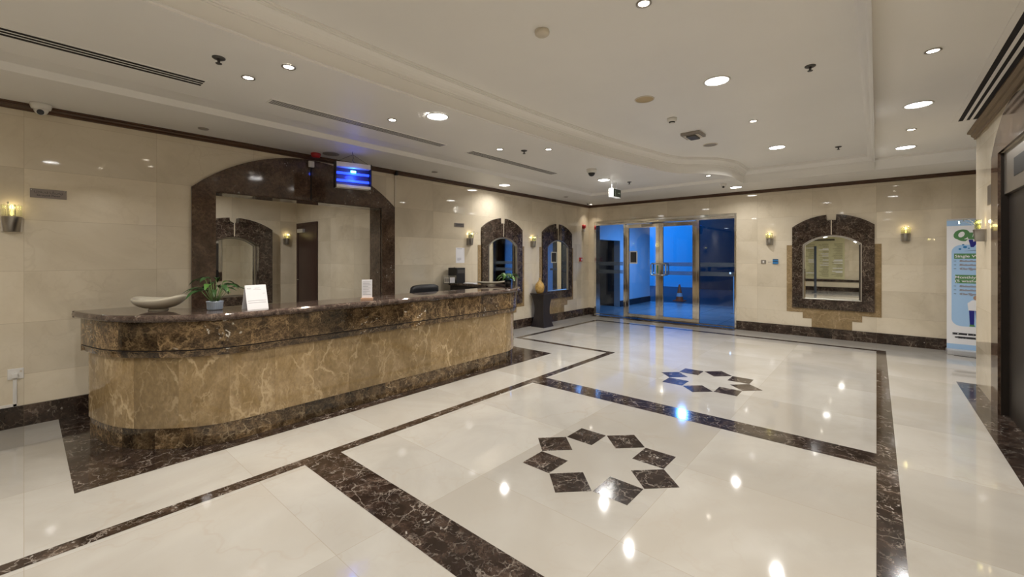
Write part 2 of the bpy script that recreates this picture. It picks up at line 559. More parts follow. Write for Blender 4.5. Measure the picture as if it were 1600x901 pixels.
        arc = [0.0]
        for i in range(1, n + 1):
            arc.append(arc[-1] + (P[i % n] - P[i - 1]).length)
        zarc = [0.0]
        for a, b in zip(prof, prof[1:]):
            zarc.append(zarc[-1] + math.hypot(b[0] - a[0], b[1] - a[1]))
        V = [[s.bm.verts.new((P[i].x + N[i].x * o, P[i].y + N[i].y * o, z)) for o, z in prof] for i in range(n)]
        for i in range(n if closed else n - 1):
            j = (i + 1) % n
            for q in range(len(prof) - 1):
                f = s.bm.faces.new((V[i][q], V[j][q], V[j][q + 1], V[i][q + 1]))
                f.material_index = k
                f.smooth = smooth
                if uv:
                    for l, c in zip(f.loops, ((arc[i], zarc[q]), (arc[i + 1], zarc[q]), (arc[i + 1], zarc[q + 1]), (arc[i], zarc[q + 1]))):
                        l[s.uv].uv = c
        return V

    def text(s, body, size, mat, loc=(0, 0, 0), depth=0.001, align='LEFT', shear=0.0, bold=0.0, sx=1.0, rot=0.0):
        """letters standing in the local XZ plane, facing -Y"""
        cu = D.curves.new('lettering', 'FONT')
        cu.body = body
        cu.size = size
        cu.extrude = depth / 2
        cu.align_x = align
        cu.shear = shear
        cu.offset = bold * size
        cu.resolution_u = 3
        o = D.objects.new('lettering', cu)
        COL.objects.link(o)
        dg = bpy.context.evaluated_depsgraph_get()
        me = D.meshes.new_from_object(o.evaluated_get(dg))
        D.objects.remove(o)
        D.curves.remove(cu)
        k = s.mi(mat)
        cr, sr = math.cos(rot), math.sin(rot)
        vs = []
        for v in me.vertices:
            a, b = v.co.x * sx, v.co.y
            a, b = a * cr - b * sr, a * sr + b * cr
            vs.append(s.bm.verts.new((loc[0] + a, loc[1] - v.co.z, loc[2] + b)))
        for pl in me.polygons:
            try:
                f = s.bm.faces.new([vs[i] for i in pl.vertices])
                f.material_index = k
            except ValueError:
                pass
        D.meshes.remove(me)

    def obj(s, name, parent=None, loc=None, rotz=0.0, recalc=True, weld=False):
        if weld:
            bmesh.ops.remove_doubles(s.bm, verts=s.bm.verts, dist=1e-5)
        if recalc:
            bmesh.ops.recalc_face_normals(s.bm, faces=s.bm.faces)
        me = D.meshes.new(name)
        s.bm.to_mesh(me)
        s.bm.free()
        for m in s.mats:
            me.materials.append(m)
        o = D.objects.new(name, me)
        COL.objects.link(o)
        if parent:
            o.parent = parent
        if loc:
            o.location = loc
        o.rotation_euler = (0, 0, rotz)
        return o


def thing(name, label, cat, loc, rotz=0.0, group=None):
    o = D.objects.new(name, None)
    COL.objects.link(o)
    o.location = loc
    o.rotation_euler = (0, 0, rotz)
    o.empty_display_size = 0.1
    o['label'] = label
    o['category'] = cat
    if group:
        o['group'] = group
    return o


def tag(o, label, cat, group=None):
    o['label'] = label
    o['category'] = cat
    if group:
        o['group'] = group
    return o


def struct(o):
    o['kind'] = 'structure'
    return o


def sstruct(name, label, loc=(0, 0, 0), rotz=0.0):
    o = D.objects.new(name, None)
    COL.objects.link(o)
    o.location = loc
    o.rotation_euler = (0, 0, rotz)
    o['kind'] = 'structure'
    o['label'] = label
    o['category'] = name.split('_')[0]
    return o


def dup(root, loc, label, rotz=None, group=None):
    r = root.copy()
    COL.objects.link(r)
    r.location = loc
    if rotz is not None:
        r.rotation_euler = (0, 0, rotz)
    r['label'] = label
    if group:
        r['group'] = group
    for ch in list(root.children):
        c = ch.copy()
        COL.objects.link(c)
        c.parent = r
        for gch in list(ch.children):
            d = gch.copy()
            COL.objects.link(d)
            d.parent = c
    return r


def lamp(parent, energy, size, col, loc, spread=150.0, kind='AREA'):
    ld = D.lights.new('light', kind)
    ld.energy = energy
    ld.color = col
    if kind == 'AREA':
        ld.shape = 'DISK'
        ld.size = size
        ld.spread = math.radians(spread)
    else:
        ld.shadow_soft_size = size
    o = D.objects.new('light', ld)
    COL.objects.link(o)
    o.parent = parent
    o.location = loc
    return o


# ------------------------------------------------------------------ room dimensions
XL, YF, XR = -5.77, 9.79, 0.90
YR = 7.43            # far end of the right-hand wall
YB = -4.3            # wall behind the camera
XE = 4.2             # side room beyond the end of the right-hand wall
ZC0, ZC1, ZCC, ZCR = 2.875, 2.895, 3.12, 3.00
TOP = 3.3
RL, RF, RR = PI / 2, 0.0, -PI / 2     # rotations for things on the left, far and right walls

# ------------------------------------------------------------------ floor
b = MB()
b.face([(XL, YB, 0), (XE, YB, 0), (XE, YF, 0), (XL, YF, 0)], M['floor'])
E_ = 0.0012


def inlay(x0, y0, x1, y1, z=E_):
    b.face([(x0, y0, z), (x1, y0, z), (x1, y1, z), (x0, y1, z)], M['emp_floor'])


inlay(0.0, YB, 0.115, 9.06)
inlay(-5.12, 8.95, 0.0, 9.06)
inlay(-5.14, 6.02, -5.04, 8.95)
inlay(-5.04, 6.02, -3.13, 6.12)
inlay(-3.23, YB, -3.13, 6.02)
for y in (1.33, 4.00, -1.34):
    inlay(-3.13, y, 0.0, y + 0.27)
inlay(XL, 0.21, -3.86, 5.42)
inlay(0.73, YB, XR, 7.39)
inlay(XR, 4.90, XR + 0.12, 6.11)
inlay(-5.60, 9.56, -2.22, YF)
for cy in (2.80, 5.46, -0.0 + 0.02):
    if cy < 1:
        continue
    cx = -1.553
    for k in range(8):
        t = k * PI / 4
        q = [(0.58, 0), (0.445, 22.0), (0.243, 0), (0.445, -22.0)]
        b.face([(cx + r * math.cos(t + math.radians(a)), cy + r * math.sin(t + math.radians(a)), E_) for r, a in q], M['emp_floor'])
floor = struct(b.obj('floor', recalc=False))


# ------------------------------------------------------------------ walls (boxes with openings)
def wall_x(name, x0, x1, y0, y1, z0, z1, holes, mat):
    """wall running along Y between x0 and x1, holes = [(ya, yb, za, zb)]"""
    b = MB()
    ys = sorted({y0, y1, *[h[0] for h in holes], *[h[1] for h in holes]})
    zs = sorted({z0, z1, *[h[2] for h in holes], *[h[3] for h in holes]})
    for ya, yb in zip(ys, ys[1:]):
        run = None
        for za, zb in zip(zs, zs[1:]):
            my, mz = (ya + yb) / 2, (za + zb) / 2
            inside = any(h[0] < my < h[1] and h[2] < mz < h[3] for h in holes)
            if not inside:
                b.box((x0, ya, za), (x1, yb, zb), mat)
    return struct(b.obj(name))


def wall_y(name, y0, y1, x0, x1, z0, z1, holes, mat):
    b = MB()
    xs = sorted({x0, x1, *[h[0] for h in holes], *[h[1] for h in holes]})
    zs = sorted({z0, z1, *[h[2] for h in holes], *[h[3] for h in holes]})
    for xa, xb in zip(xs, xs[1:]):
        for za, zb in zip(zs, zs[1:]):
            mx, mz = (xa + xb) / 2, (za + zb) / 2
            if not any(h[0] < mx < h[1] and h[2] < mz < h[3] for h in holes):
                b.box((xa, y0, za), (xb, y1, zb), mat)
    return struct(b.obj(name))


wall_x('wall_left', XL - 0.30, XL, YB, YF + 0.0, 0, TOP, [(1.44, 3.585, 0.85, 2.262)], M['wall_l'])
wall_y('wall_far', YF, YF + 0.2, XL - 0.15, XE, 0, TOP, [(-5.60, -2.225, 0, 2.44)], M['wall_f'])
wall_x('wall_right', XR, XR + 0.35, YB, YR, 0, TOP, [(4.90, 6.11, 0, 2.50)], M['wall_l'])
wall_y('wall_back', YB - 0.15, YB, XL - 0.15, XE + 0.15, 0, TOP, [], M['wall_f'])
wall_x('wall_side', XE, XE + 0.15, YB, YF + 0.2, 0, TOP, [], M['wall_l'])

# ------------------------------------------------------------------ ceiling
PATH = [(-1.86, 8.72), (-1.86, 7.88), (-1.92, 7.66), (-2.05, 7.38), (-2.24, 7.17), (-2.43, 7.0), (-2.57, 6.65), (-2.66, 6.2), (-2.79, 5.4), (-2.88, 4.6),
        (-2.95, 3.7), (-2.99, 2.8), (-3.01, 1.9), (-3.0, 1.0), (-2.94, 0.1), (-2.80, -0.8), (-2.55, -1.7), (-2.20, -2.45),
        (-1.86, -2.55), (-1.86, -3.3), (-0.02, -3.3), (-0.02, 8.72)]


def subdiv(path, i0, i1, n):
    """Catmull-Rom through path[i0..i1]"""
    out = list(path[:i0])
    for i in range(i0, i1):
        p0 = Vector(path[max(i0, i - 1)]); p1 = Vector(path[i]); p2 = Vector(path[i + 1]); p3 = Vector(path[min(i1, i + 2)])
        for k in range(n):
            t = k / n
            q = 0.5 * ((2 * p1) + (p2 - p0) * t + (2 * p0 - 5 * p1 + 4 * p2 - p3) * t * t + (3 * p1 - p0 - 3 * p2 + p3) * t ** 3)
            out.append((q.x, q.y))
    out += list(path[i1:])
    return out


CP = subdiv(PATH, 1, 17, 4)
CP = list(reversed(CP))     # travel so that outward (right-hand side) points away from the recess
# with the reversed order the recess interior lies to one side; find the sign by area
area = sum(CP[i][0] * CP[(i + 1) % len(CP)][1] - CP[(i + 1) % len(CP)][0] * CP[i][1] for i in range(len(CP)))
if area < 0:
    CP.reverse()            # counter-clockwise: right of travel is outside


def inset(path, d):
    n = len(path)
    out = []
    for i in range(n):
        p = Vector(path[i]); d0 = (p - Vector(path[i - 1])).normalized(); d1 = (Vector(path[(i + 1) % n]) - p).normalized()
        n0 = Vector((-d0.y, d0.x)); n1 = Vector((-d1.y, d1.x))
        m = (n0 + n1).normalized()
        q = p + m * (d / max(0.35, m.dot(n0)))
        out.append((q.x, q.y))
    return out


b = MB()
CM = M['ceil']
# perimeter soffit, left strip and far strip
b.face([(XL, YB, ZC0), (-4.83, YB, ZC0), (-4.83, 8.28, ZC0), (-4.83, 8.72, ZC0), (XL, 8.72, ZC0)], CM)
b.face([(XL, 8.72, ZC0), (XE, 8.72, ZC0), (XE, YF, ZC0), (XL, YF, ZC0)], CM)
# cove slope of the side tray
b.face([(-4.83, YB, ZC0), (-4.79, YB, ZC0 + 0.05), (-4.79, 8.24, ZC0 + 0.05), (-4.83, 8.28, ZC0)], CM)
b.face([(-4.79, YB, ZC0 + 0.05), (-4.46, YB, ZC1), (-4.46, 7.9, ZC1), (-4.79, 8.24, ZC0 + 0.05)], CM)
b.face([(-4.79, 8.24, ZC0 + 0.05), (-4.46, 7.9, ZC1), (-1.86, 7.9, ZC1), (-1.86, 8.24, ZC0 + 0.05)], CM)
b.face([(-4.83, 8.28, ZC0), (-4.79, 8.24, ZC0 + 0.05), (-1.86, 8.24, ZC0 + 0.05), (-1.86, 8.28, ZC0)], CM)
b.face([(-4.83, 8.28, ZC0), (-1.86, 8.28, ZC0), (-1.86, 8.72, ZC0), (-4.83, 8.72, ZC0)], CM)
# tray plane up to the curved edge of the recess
i0 = min(range(len(CP)), key=lambda i: (CP[i][0] + 1.86) ** 2 + (CP[i][1] - 7.88) ** 2)
seg = CP[i0:] + CP[:i0]                      # starts at (-1.86, 7.78), counter-clockwise -> runs down the curve
j0 = min(range(len(seg)), key=lambda i: (seg[i][0] + 1.86) ** 2 + (seg[i][1] + 3.3) ** 2)
curve = seg[:j0 + 1]
b.face([(-4.46, YB, ZC1), (-4.46, 7.9, ZC1), (-1.86, 7.9, ZC1)] + [(x, y, ZC1) for x, y in curve] + [(-1.86, YB, ZC1)], CM)
b.face([(-1.86, YB, ZC1), (-1.86, -3.3, ZC1), (-0.02, -3.3, ZC1), (-0.02, YB, ZC1)], CM)
# right-hand plane with a step down near the far wall
b.face([(-0.02, YB, ZCR), (XE, YB, ZCR), (XE, 8.40, ZCR), (-0.02, 8.40, ZCR)], CM)
b.face([(-0.02, 8.40, ZCR), (XE, 8.40, ZCR), (XE, 8.40, ZCR - 0.03), (-0.02, 8.40, ZCR - 0.03)], CM)
b.face([(-0.02, 8.40, ZCR - 0.03), (XE, 8.40, ZCR - 0.03), (XE, 8.46, ZCR - 0.05), (-0.02, 8.46, ZCR - 0.05)], CM)
b.face([(-0.02, 8.46, ZCR - 0.05), (XE, 8.46, ZCR - 0.05), (XE, 8.72, ZC0), (-0.02, 8.72, ZC0)], CM)
b.face([(-0.02, YB, ZC1), (-0.02, -3.3, ZC1), (-0.02, -3.3, ZCR), (-0.02, YB, ZCR)], CM)
b.face([(-0.02, -3.3, ZC0), (-0.02, 8.72, ZC0), (-0.02, 8.72, ZCR), (-0.02, -3.3, ZCR)], CM) if False else None
# raised centre
IN = inset(CP, 0.10)
b.face([(x, y, ZCC) for x, y in IN], CM)
bmesh.ops.triangulate(b.bm, faces=b.bm.faces)
for f in b.bm.faces:
    if f.normal.z > 0:
        f.normal_flip()
# roof slab closing everything above
b.box((XL - 0.15, YB - 0.15, TOP), (XE + 0.15, YF + 0.2, TOP + 0.1), CM)
struct(b.obj('ceiling', recalc=False))

# curved plaster moulding of the recess
b = MB()
prof = [(0.0, ZC0 - 0.0), (0.0, 3.00), (-0.012, 3.00), (-0.012, 3.012), (-0.022, 3.012), (-0.022, 3.024), (-0.032, 3.03),
        (-0.040, 3.045), (-0.055, 3.065), (-0.070, 3.078), (-0.085, 3.085), (-0.085, 3.094), (-0.095, 3.094), (-0.095, 3.106), (-0.105, 3.106), (-0.105, ZCC + 0.004)]
b.sweep(CP, prof, CM, closed=True)
struct(b.obj('trim_1', recalc=False))
# thin raised line that edges the ring of plaster outside the recess
b = MB()
crv = [p for p in curve if p[1] < 6.6 and p[1] > -2.4]
b.sweep(crv, [(0.245, ZC1 + 0.001), (0.245, ZC1 - 0.008), (-0.02, ZC1 - 0.008)], CM)
struct(b.obj('trim_2', recalc=False))


# ------------------------------------------------------------------ wood cornices and marble skirting
def cornice(name, path, z0, z1, mat, out=0.055):
    b = MB()
    h = z1 - z0
    prof = [(0, z0), (-out * 0.25, z0), (-out * 0.25, z0 + h * 0.22), (-out * 0.55, z0 + h * 0.42), (-out * 0.6, z0 + h * 0.68),
            (-out, z0 + h * 0.80), (-out, z1), (0, z1)]
    b.sweep(path, prof, mat)
    return struct(b.obj(name))


cornice('trim_3', [(XL, YF), (XL, YB)][::-1] if False else [(XL, YB), (XL, YF)][::1], 2.815, ZC0, M['wood_y'], out=-0.05)
cornice('trim_4', [(XL, YF), (XE, YF)], 2.815, ZC0, M['wood_x'], out=-0.05)
cornice('trim_5', [(XE, YR), (XR, YR), (XR, YB)][1:], 2.91, ZCR, M['wood_r'], out=-0.075)

b = MB()
b.box((XL, YB, 0), (XL + 0.022, 5.26, 0.185), M['emp_l'])
b.box((XL, 5.26, 0), (XL + 0.022, YF, 0.185), M['emp_l'])
struct(b.obj('baseboard_left'))
b = MB()
b.box((XL + 0.022, YF - 0.022, 0), (-5.60, YF, 0.185), M['emp_f'])
b.box((-2.225, YF - 0.022, 0), (XE, YF, 0.185), M['emp_f'])
struct(b.obj('baseboard_far'))
b = MB()
b.box((XL, YB, 0), (XE, YB + 0.022, 0.185), M['emp_f'])
struct(b.obj('baseboard_back'))


# ------------------------------------------------------------------ arched marble mirrors
def arch_contour(hw, z0, zs, za, n=14, notch=None):
    """closed contour: bottom-left, up, arch, down. notch=(half width, z) cuts the crown"""
    rise = za - zs
    R = (hw * hw + rise * rise) / (2 * rise)
    cz = za - R
    a0 = math.asin(hw / R)
    pts = [(-hw, z0), (-hw, zs)]
    top = []
    for i in range(1, 2 * n):
        t = -a0 + 2 * a0 * i / (2 * n)
        top.append((R * math.sin(t), cz + R * math.cos(t)))
    if notch:
        nh, nz = notch
        zt = cz + math.sqrt(R * R - nh * nh)
        left = [p for p in top if p[0] < -nh - 1e-4]
        right = [p for p in top if p[0] > nh + 1e-4]
        mid = [p for p in top if abs(p[0]) <= nh + 1e-4]
        top = left + [(-nh, zt), (-nh, nz)] + [(p[0], nz) for p in mid] + [(nh, nz), (nh, zt)] + right
    return pts + top + [(hw, zs), (hw, z0)]


def match_inner(outer, hw, z0, zs, za, ohw):
    """inner contour with one point for each outer point"""
    rise = za - zs
    R = (hw * hw + rise * rise) / (2 * rise)
    cz = za - R
    out = []
    n = len(outer)
    for i, (a, z) in enumerate(outer):
        if i in (0, n - 1):
            out.append((math.copysign(hw, a), z0))
        elif i in (1, n - 2):
            out.append((math.copysign(hw, a), zs))
        else:
            x = a * hw / ohw
            out.append((x, cz + math.sqrt(max(0, R * R - x * x))))
    return out


def arch_mirror(label, loc, rotz, group, hw=0.608, z0=0.54, zs=2.085, za=2.30, ihw=0.437, iz0=0.715, izs=1.75, iza=1.915, surround=True, name='arched_mirror', deep=0.035):
    t = thing(name, label, 'mirror', loc, rotz, group)
    notch = (0.074 * hw / 0.608, za - 0.105)
    oc = arch_contour(hw, z0, zs, za, notch=notch)
    ic = match_inner(oc, ihw, iz0, izs, iza, hw)
    b = MB()
    b.ring(oc, ic, -deep, 0.0, M['emp'])
    b.obj('marble_frame', t)
    b = MB()
    b.box((-0.007, -deep - 0.0025, iza + 0.012), (0.007, -deep + 0.001, za - 0.106), M['beige_in'])
    b.obj('crown_joint', t)
    # metal bead and mirror pane with a bevelled border
    def sc(c, k, kz):
        return [(x * k, (z - 1.3) * kz + 1.3) for x, z in c]
    b = MB()
    b.ring(ic, sc(ic, 0.965, 0.985), -min(0.040, deep + 0.005), -0.012, M['brushed'])
    b.obj('metal_bead', t)
    b = MB()
    c1 = sc(ic, 0.965, 0.985); c2 = sc(ic, 0.905, 0.955)
    k = b.mi(M['mirror'])
    n = len(c1)
    A = [b.bm.verts.new((x, -0.012, z)) for x, z in c1]
    B = [b.bm.verts.new((x, -0.016, z)) for x, z in c2]
    for i in range(n):
        j = (i + 1) % n
        f = b.bm.faces.new((A[i], A[j], B[j], B[i])); f.material_index = k
    f = b.bm.faces.new(B); f.material_index = k
    b.obj('mirror_glass', t)
    if surround:
        b = MB()
        m = M['tan']
        # stepped tan marble behind the frame
        b.box((-0.70, -0.006, 0.455), (-hw, 0, 1.745), m)
        b.box((hw, -0.006, 0.455), (0.70, 0, 1.745), m)
        b.box((-hw, -0.006, 0.455), (hw, 0, z0), m)
        b.box((-0.44, -0.006, 0.345), (0.44, 0, 0.455), m)
        b.box((-0.30, -0.006, 0.187), (0.30, 0, 0.345), m)
        b.obj('stepped_surround', t)
    return t


arch_mirror('dark marble arched mirror on the far wall reflecting the directory board', (-0.632, YF, 0), RF, 'arched marble mirrors')
arch_mirror('arched dark marble mirror behind the end of the reception counter', (XL, 6.375, 0), RL, 'arched marble mirrors')
arch_mirror('arched dark marble mirror behind the black pedestal, nearest the glass doors', (XL, 8.32, 0), RL, 'arched marble mirrors')
arch_mirror('deep-framed arched dark marble mirror in the office, seen through the reception portal', (-9.90, 2.75, 0), RL, None,
            hw=0.70, ihw=0.437, surround=False, deep=0.20)

# big opening in its arched portal, looking into the office behind; local x along the wall (world +Y), centre y = 2.515
t = thing('reception_portal', 'huge arched brown marble portal framing the opening behind the reception counter', 'portal', (XL, 2.515, 0), RL)
HW = 1.30
oc = [(-HW, 0.80), (-HW, 2.29)]
rise, za = 0.515, 2.805
R_ = (HW * HW + rise * rise) / (2 * rise)
NA = 24
for i in range(1, NA):
    x = -HW + 2 * HW * i / NA
    oc.append((x, za - R_ + math.sqrt(R_ * R_ - x * x)))
oc += [(HW, 2.29), (HW, 0.80)]
IHW = 1.075
ic = []
for i, (x, z) in enumerate(oc):
    if i in (0, len(oc) - 1):
        ic.append((math.copysign(IHW, x), 0.86))
    elif i in (1, len(oc) - 2):
        ic.append((math.copysign(IHW, x), 2.262))
    else:
        ic.append((x / HW * IHW, 2.262))
b = MB()
b.ring(oc, ic, -0.040, -0.0005, M['emp_big'])
b.obj('marble_frame', t)
for nm, lo, hi in (('reveal', (-IHW, 0.0, 0.86), (-IHW + 0.008, 0.30, 2.262)), ('reveal', (IHW - 0.008, 0.0, 0.86), (IHW, 0.30, 2.262)),
                   ('lintel_soffit', (-IHW + 0.008, 0.0, 2.253), (IHW - 0.008, 0.30, 2.2615)), ('sill', (-IHW + 0.008, 0.0, 0.851), (IHW - 0.008, 0.30, 0.88))):
    b = MB(); b.box(lo, hi, M['emp_big']); b.obj(nm, t)
b = MB()
b.box((-0.009, -0.043, 2.268), (0.009, -0.039, 2.79), M['slot'])
b.obj('crown_joint', t)

# the office behind the opening
XO, YO = -9.90, 4.02
b = MB(); b.box((XO - 0.1, -2.1, -0.1), (XL - 0.30, YO + 0.1, 0.0), M['floor']); struct(b.obj('floor_office'))
b = MB(); b.box((XO - 0.1, -2.1, 2.95), (XL - 0.30, YO + 0.1, 3.1), CM); struct(b.obj('ceiling_office'))
b = MB(); b.box((XO - 0.1, -2.1, 0), (XO, YO, 2.95), M['wall_l']); struct(b.obj('wall_office_rear'))
b = MB(); b.box((XO - 0.1, YO, 0), (XL - 0.30, YO + 0.1, 2.95), M['wall_f']); struct(b.obj('wall_office_side'))
b = MB(); b.box((XO - 0.1, -2.2, 0), (XL - 0.30, -2.1, 2.95), M['wall_f']); struct(b.obj('wall_office_near'))
t = sstruct('door_4', 'dark brown wooden office door in the corner seen through the reception portal', (-9.33, YO, 0), RF)
b = MB()
for lo, hi in (((-0.50, -0.03, 0), (-0.44, 0, 2.26)), ((0.44, -0.03, 0), (0.50, 0, 2.26)), ((-0.44, -0.03, 2.20), (0.44, 0, 2.26))):
    b.box(lo, hi, M['wood_door'], 0.002)
b.obj('door_frame', t)
b = MB(); b.box((-0.438, -0.018, 0.005), (0.438, -0.001, 2.198), M['wood_door']); lf = b.obj('door_leaf', t)
b = MB(); b.box((-0.36, -0.075, 2.05), (-0.08, -0.020, 2.13), M['alu'], 0.004); b.obj('door_closer', lf)
b = MB(); b.tube([(-0.38, -0.02, 1.02), (-0.38, -0.06, 1.02), (-0.26, -0.06, 1.02)], 0.009, M['chrome'], 8); b.obj('door_handle', lf)
# vertical pale trunking just right of the portal with its black clip
t = thing('wall_trunking', 'thin pale vertical trunking with black clip beside the reception portal', 'cable cover', (XL, 3.845, 0), RL)
b = MB(); b.box((-0.012, -0.012, 2.30), (0.012, 0, 2.81), M['ivory']); b.obj('channel', t)
b = MB(); b.box((-0.02, -0.062, 2.80), (0.02, -0.0, 2.872), M['black'], 0.006); b.obj('clip', t)

# ------------------------------------------------------------------ reception counter
LW = [(-5.72, 0.345), (-5.45, 0.348), (-5.20, 0.355)]
L0 = [(-5.04, 0.362), (-4.95, 0.375), (-4.70, 0.43), (-4.50, 0.505), (-4.32, 0.625), (-4.13, 0.82),
      (-4.035, 0.98), (-3.995, 1.12), (-3.985, 1.30)]
L1 = [(x, 5.63 - y) for x, y in reversed(LW + L0[1:])]
CPATH = subdiv(L0, 0, len(L0) - 1, 3) + [(-3.985, 1.9), (-3.985, 2.815), (-3.985, 3.7)] + subdiv(L1, 0, len(L1) - 1, 3)
ct = thing('reception_counter', 'long curved reception counter of tan and dark brown marble', 'counter', (0, 0, 0))
b = MB(); b.sweep(CPATH, [(-0.004, 0.0015), (-0.004, 0.165)], M['plinth'], uv=True); b.face([(-5.04, 0.366, 0.0015), (-5.04, 0.70, 0.0015), (-5.04, 0.70, 0.165), (-5.04, 0.366, 0.165)], M['plinth']); b.obj('plinth', ct, recalc=False)
b = MB(); b.sweep(CPATH, [(-0.03, 0.163), (0.004, 0.163), (0.004, 0.74)], M['body'], uv=True); b.face([(-5.041, 0.358, 0.163), (-5.041, 0.70, 0.163), (-5.041, 0.70, 0.74), (-5.041, 0.358, 0.74)], M['body'], [(0, 0), (0.34, 0), (0.34, 0.58), (0, 0.58)]); b.obj('body_panel', ct, recalc=False)
b = MB()
b.sweep(CPATH, [(0.0, 0.722), (0.032, 0.722), (0.038, 0.765), (0.050, 0.768), (0.050, 0.774)], M['band'], uv=True)
b.sweep(CPATH, [(0.050, 0.774), (0.046, 0.776), (0.046, 0.781), (0.052, 0.783)], M['slot'], uv=True)
b.sweep(CPATH, [(0.052, 0.783), (0.052, 0.996), (0.048, 1.004)], M['band'], uv=True)
b.face([(-5.044, 0.312, 0.722), (-5.044, 0.70, 0.722), (-5.044, 0.70, 1.004), (-5.044, 0.312, 1.004)], M['band'], [(0, 0), (0.39, 0), (0.39, 0.28), (0, 0.28)])
b.obj('upper_band', ct, recalc=False)
b = MB()
b.sweep(CPATH, [(0.045, 1.004), (0.070, 1.004), (0.072, 1.010), (0.095, 1.012), (0.104, 1.022), (0.106, 1.034), (0.102, 1.047), (0.092, 1.057), (0.080, 1.060), (-0.38, 1.060), (-0.38, 1.02), (0.0, 1.02)], M['slab'])
b.box((-5.052, 0.262, 1.005), (-5.034, 0.742, 1.0595), M['slab'], 0.004)
b.obj('countertop', ct, recalc=False)
b = MB()
b.sweep(CPATH, [(-0.34, 0.0015), (-0.34, 1.02)], M['wood_black'])
b.obj('inner_panel', ct, recalc=False)
b = MB()    # desk shelf on the staff side
b.box((-4.84, 1.15, 0.72), (-4.33, 4.45, 0.75), M['wood_black'])
b.obj('work_shelf', ct)


# ------------------------------------------------------------------ things on the counter
def leaf(b, base, direction, length, width, droop, mat, n=7, up=0.3):
    """one curved leaf blade"""
    d = Vector(direction).normalized()
    side = d.cross(Vector((0, 0, 1))).normalized()
    k = b.mi(mat)
    rows = []
    for i in range(n + 1):
        t = i / n
        p = Vector(base) + d * length * t + Vector((0, 0, up * length * t - droop * length * t * t))
        w = width * math.sin(PI * min(1, t ** 0.8 * 0.97 + 0.02)) * 0.5 + 0.0006
        rows.append([b.bm.verts.new(p - side * w + Vector((0, 0, w * 0.35))), b.bm.verts.new(p), b.bm.verts.new(p + side * w + Vector((0, 0, w * 0.35)))])
    for A, B in zip(rows, rows[1:]):
        for i in range(2):
            f = b.bm.faces.new((A[i], A[i + 1], B[i + 1], B[i])); f.material_index = k; f.smooth = True


CT = 1.0602


def boat_bowl(label, loc, rotz, L, W, H, tip):
    """oval bowl with an uneven rim that rises to a tip at +x"""
    t = thing('ceramic_bowl', label, 'bowl', loc, rotz)
    b = MB()
    k = b.mi(M['bowl'])
    ns, nr = 40, 9
    def rim(a):
        return H * (0.80 + tip * max(0, math.cos(a)) ** 3 + 0.5 * tip * max(0, -math.cos(a)) ** 4)
    def shell(sc, dz, rows):
        out = []
        for i in range(rows + 1):
            s_ = i / rows
            ring = []
            for j in range(ns):
                a = 2 * PI * j / ns
                e = 0.34 + 0.66 * math.sin(s_ * PI / 2) ** 0.85
                z = 0.016 + (rim(a) - 0.016) * (s_ ** 1.35)
                ring.append(b.bm.verts.new((L / 2 * e * sc * math.cos(a) * (1 + 0.10 * max(0, math.cos(a)) ** 3 * s_), W / 2 * e * sc * math.sin(a), z + dz)))
            out.append(ring)
        return out
    A = shell(1.0, 0.0, nr)
    B = shell(0.94, 0.006, nr)
    for S in (A, B):
        for p, q in zip(S, S[1:]):
            for j in range(ns):
                f = b.bm.faces.new((p[j], p[(j + 1) % ns], q[(j + 1) % ns], q[j])); f.material_index = k; f.smooth = True
        f = b.bm.faces.new(S[0]); f.material_index = k
    for j in range(ns):
        f = b.bm.faces.new((A[-1][j], A[-1][(j + 1) % ns], B[-1][(j + 1) % ns], B[-1][j])); f.material_index = k
    b.obj('bowl_body', t)
    b = MB()
    b.lathe([(0.0, 0.0), (L * 0.17, 0.0), (L * 0.15, 0.017), (0.0, 0.017)], M['bowl'], seg=28)
    b.obj('foot', t)
    return t


boat_bowl('large off-white ceramic bowl on the left end of the counter', (-4.57, 0.74, CT), math.radians(38), 0.405, 0.29, 0.112, 0.34)
boat_bowl('shallow off-white boat-shaped dish beside the small potted plant at the counter end', (-4.68, 4.90, CT), math.radians(40), 0.44, 0.17, 0.060, 0.35)

t = thing('potted_plant', 'leafy green plant in a ribbed pale blue pot on the counter', 'plant', (-4.245, 1.06, CT))
b = MB(); b.lathe([(0, 0), (0.050, 0), (0.056, 0.01), (0.058, 0.06), (0.062, 0.068), (0.062, 0.074), (0.055, 0.074), (0.052, 0.058), (0, 0.058)], M['potblue'], seg=72, flute=0.02, nfl=24)
b.obj('pot', t)
b = MB(); b.lathe([(0.051, 0.060), (0.0, 0.062)], M['soil'], seg=24); b.obj('soil', t)
b = MB(); b2 = MB()
for i in range(26):
    a = i * 2.399 + 0.3
    h = 0.07 + 0.11 * random.random()
    lean = 0.05 + 0.08 * random.random()
    base = (0.012 * math.cos(a), 0.012 * math.sin(a), 0.055)
    tip = (lean * math.cos(a), lean * math.sin(a), 0.055 + h + 0.03)
    mid = ((base[0] + tip[0]) / 2 - 0.006 * math.cos(a), (base[1] + tip[1]) / 2, 0.055 + h * 0.6)
    b.tube([base, mid, tip], 0.0018, M['stem'], 5)
    leaf(b2, tip, (math.cos(a), math.sin(a), 0), 0.10 + 0.05 * random.random(), 0.036 + 0.016 * random.random(), 0.5 + 0.3 * random.random(), M['leaf'] if i % 6 else M['leaf2'], up=0.35)
b.obj('stems', t); b2.obj('foliage', t)

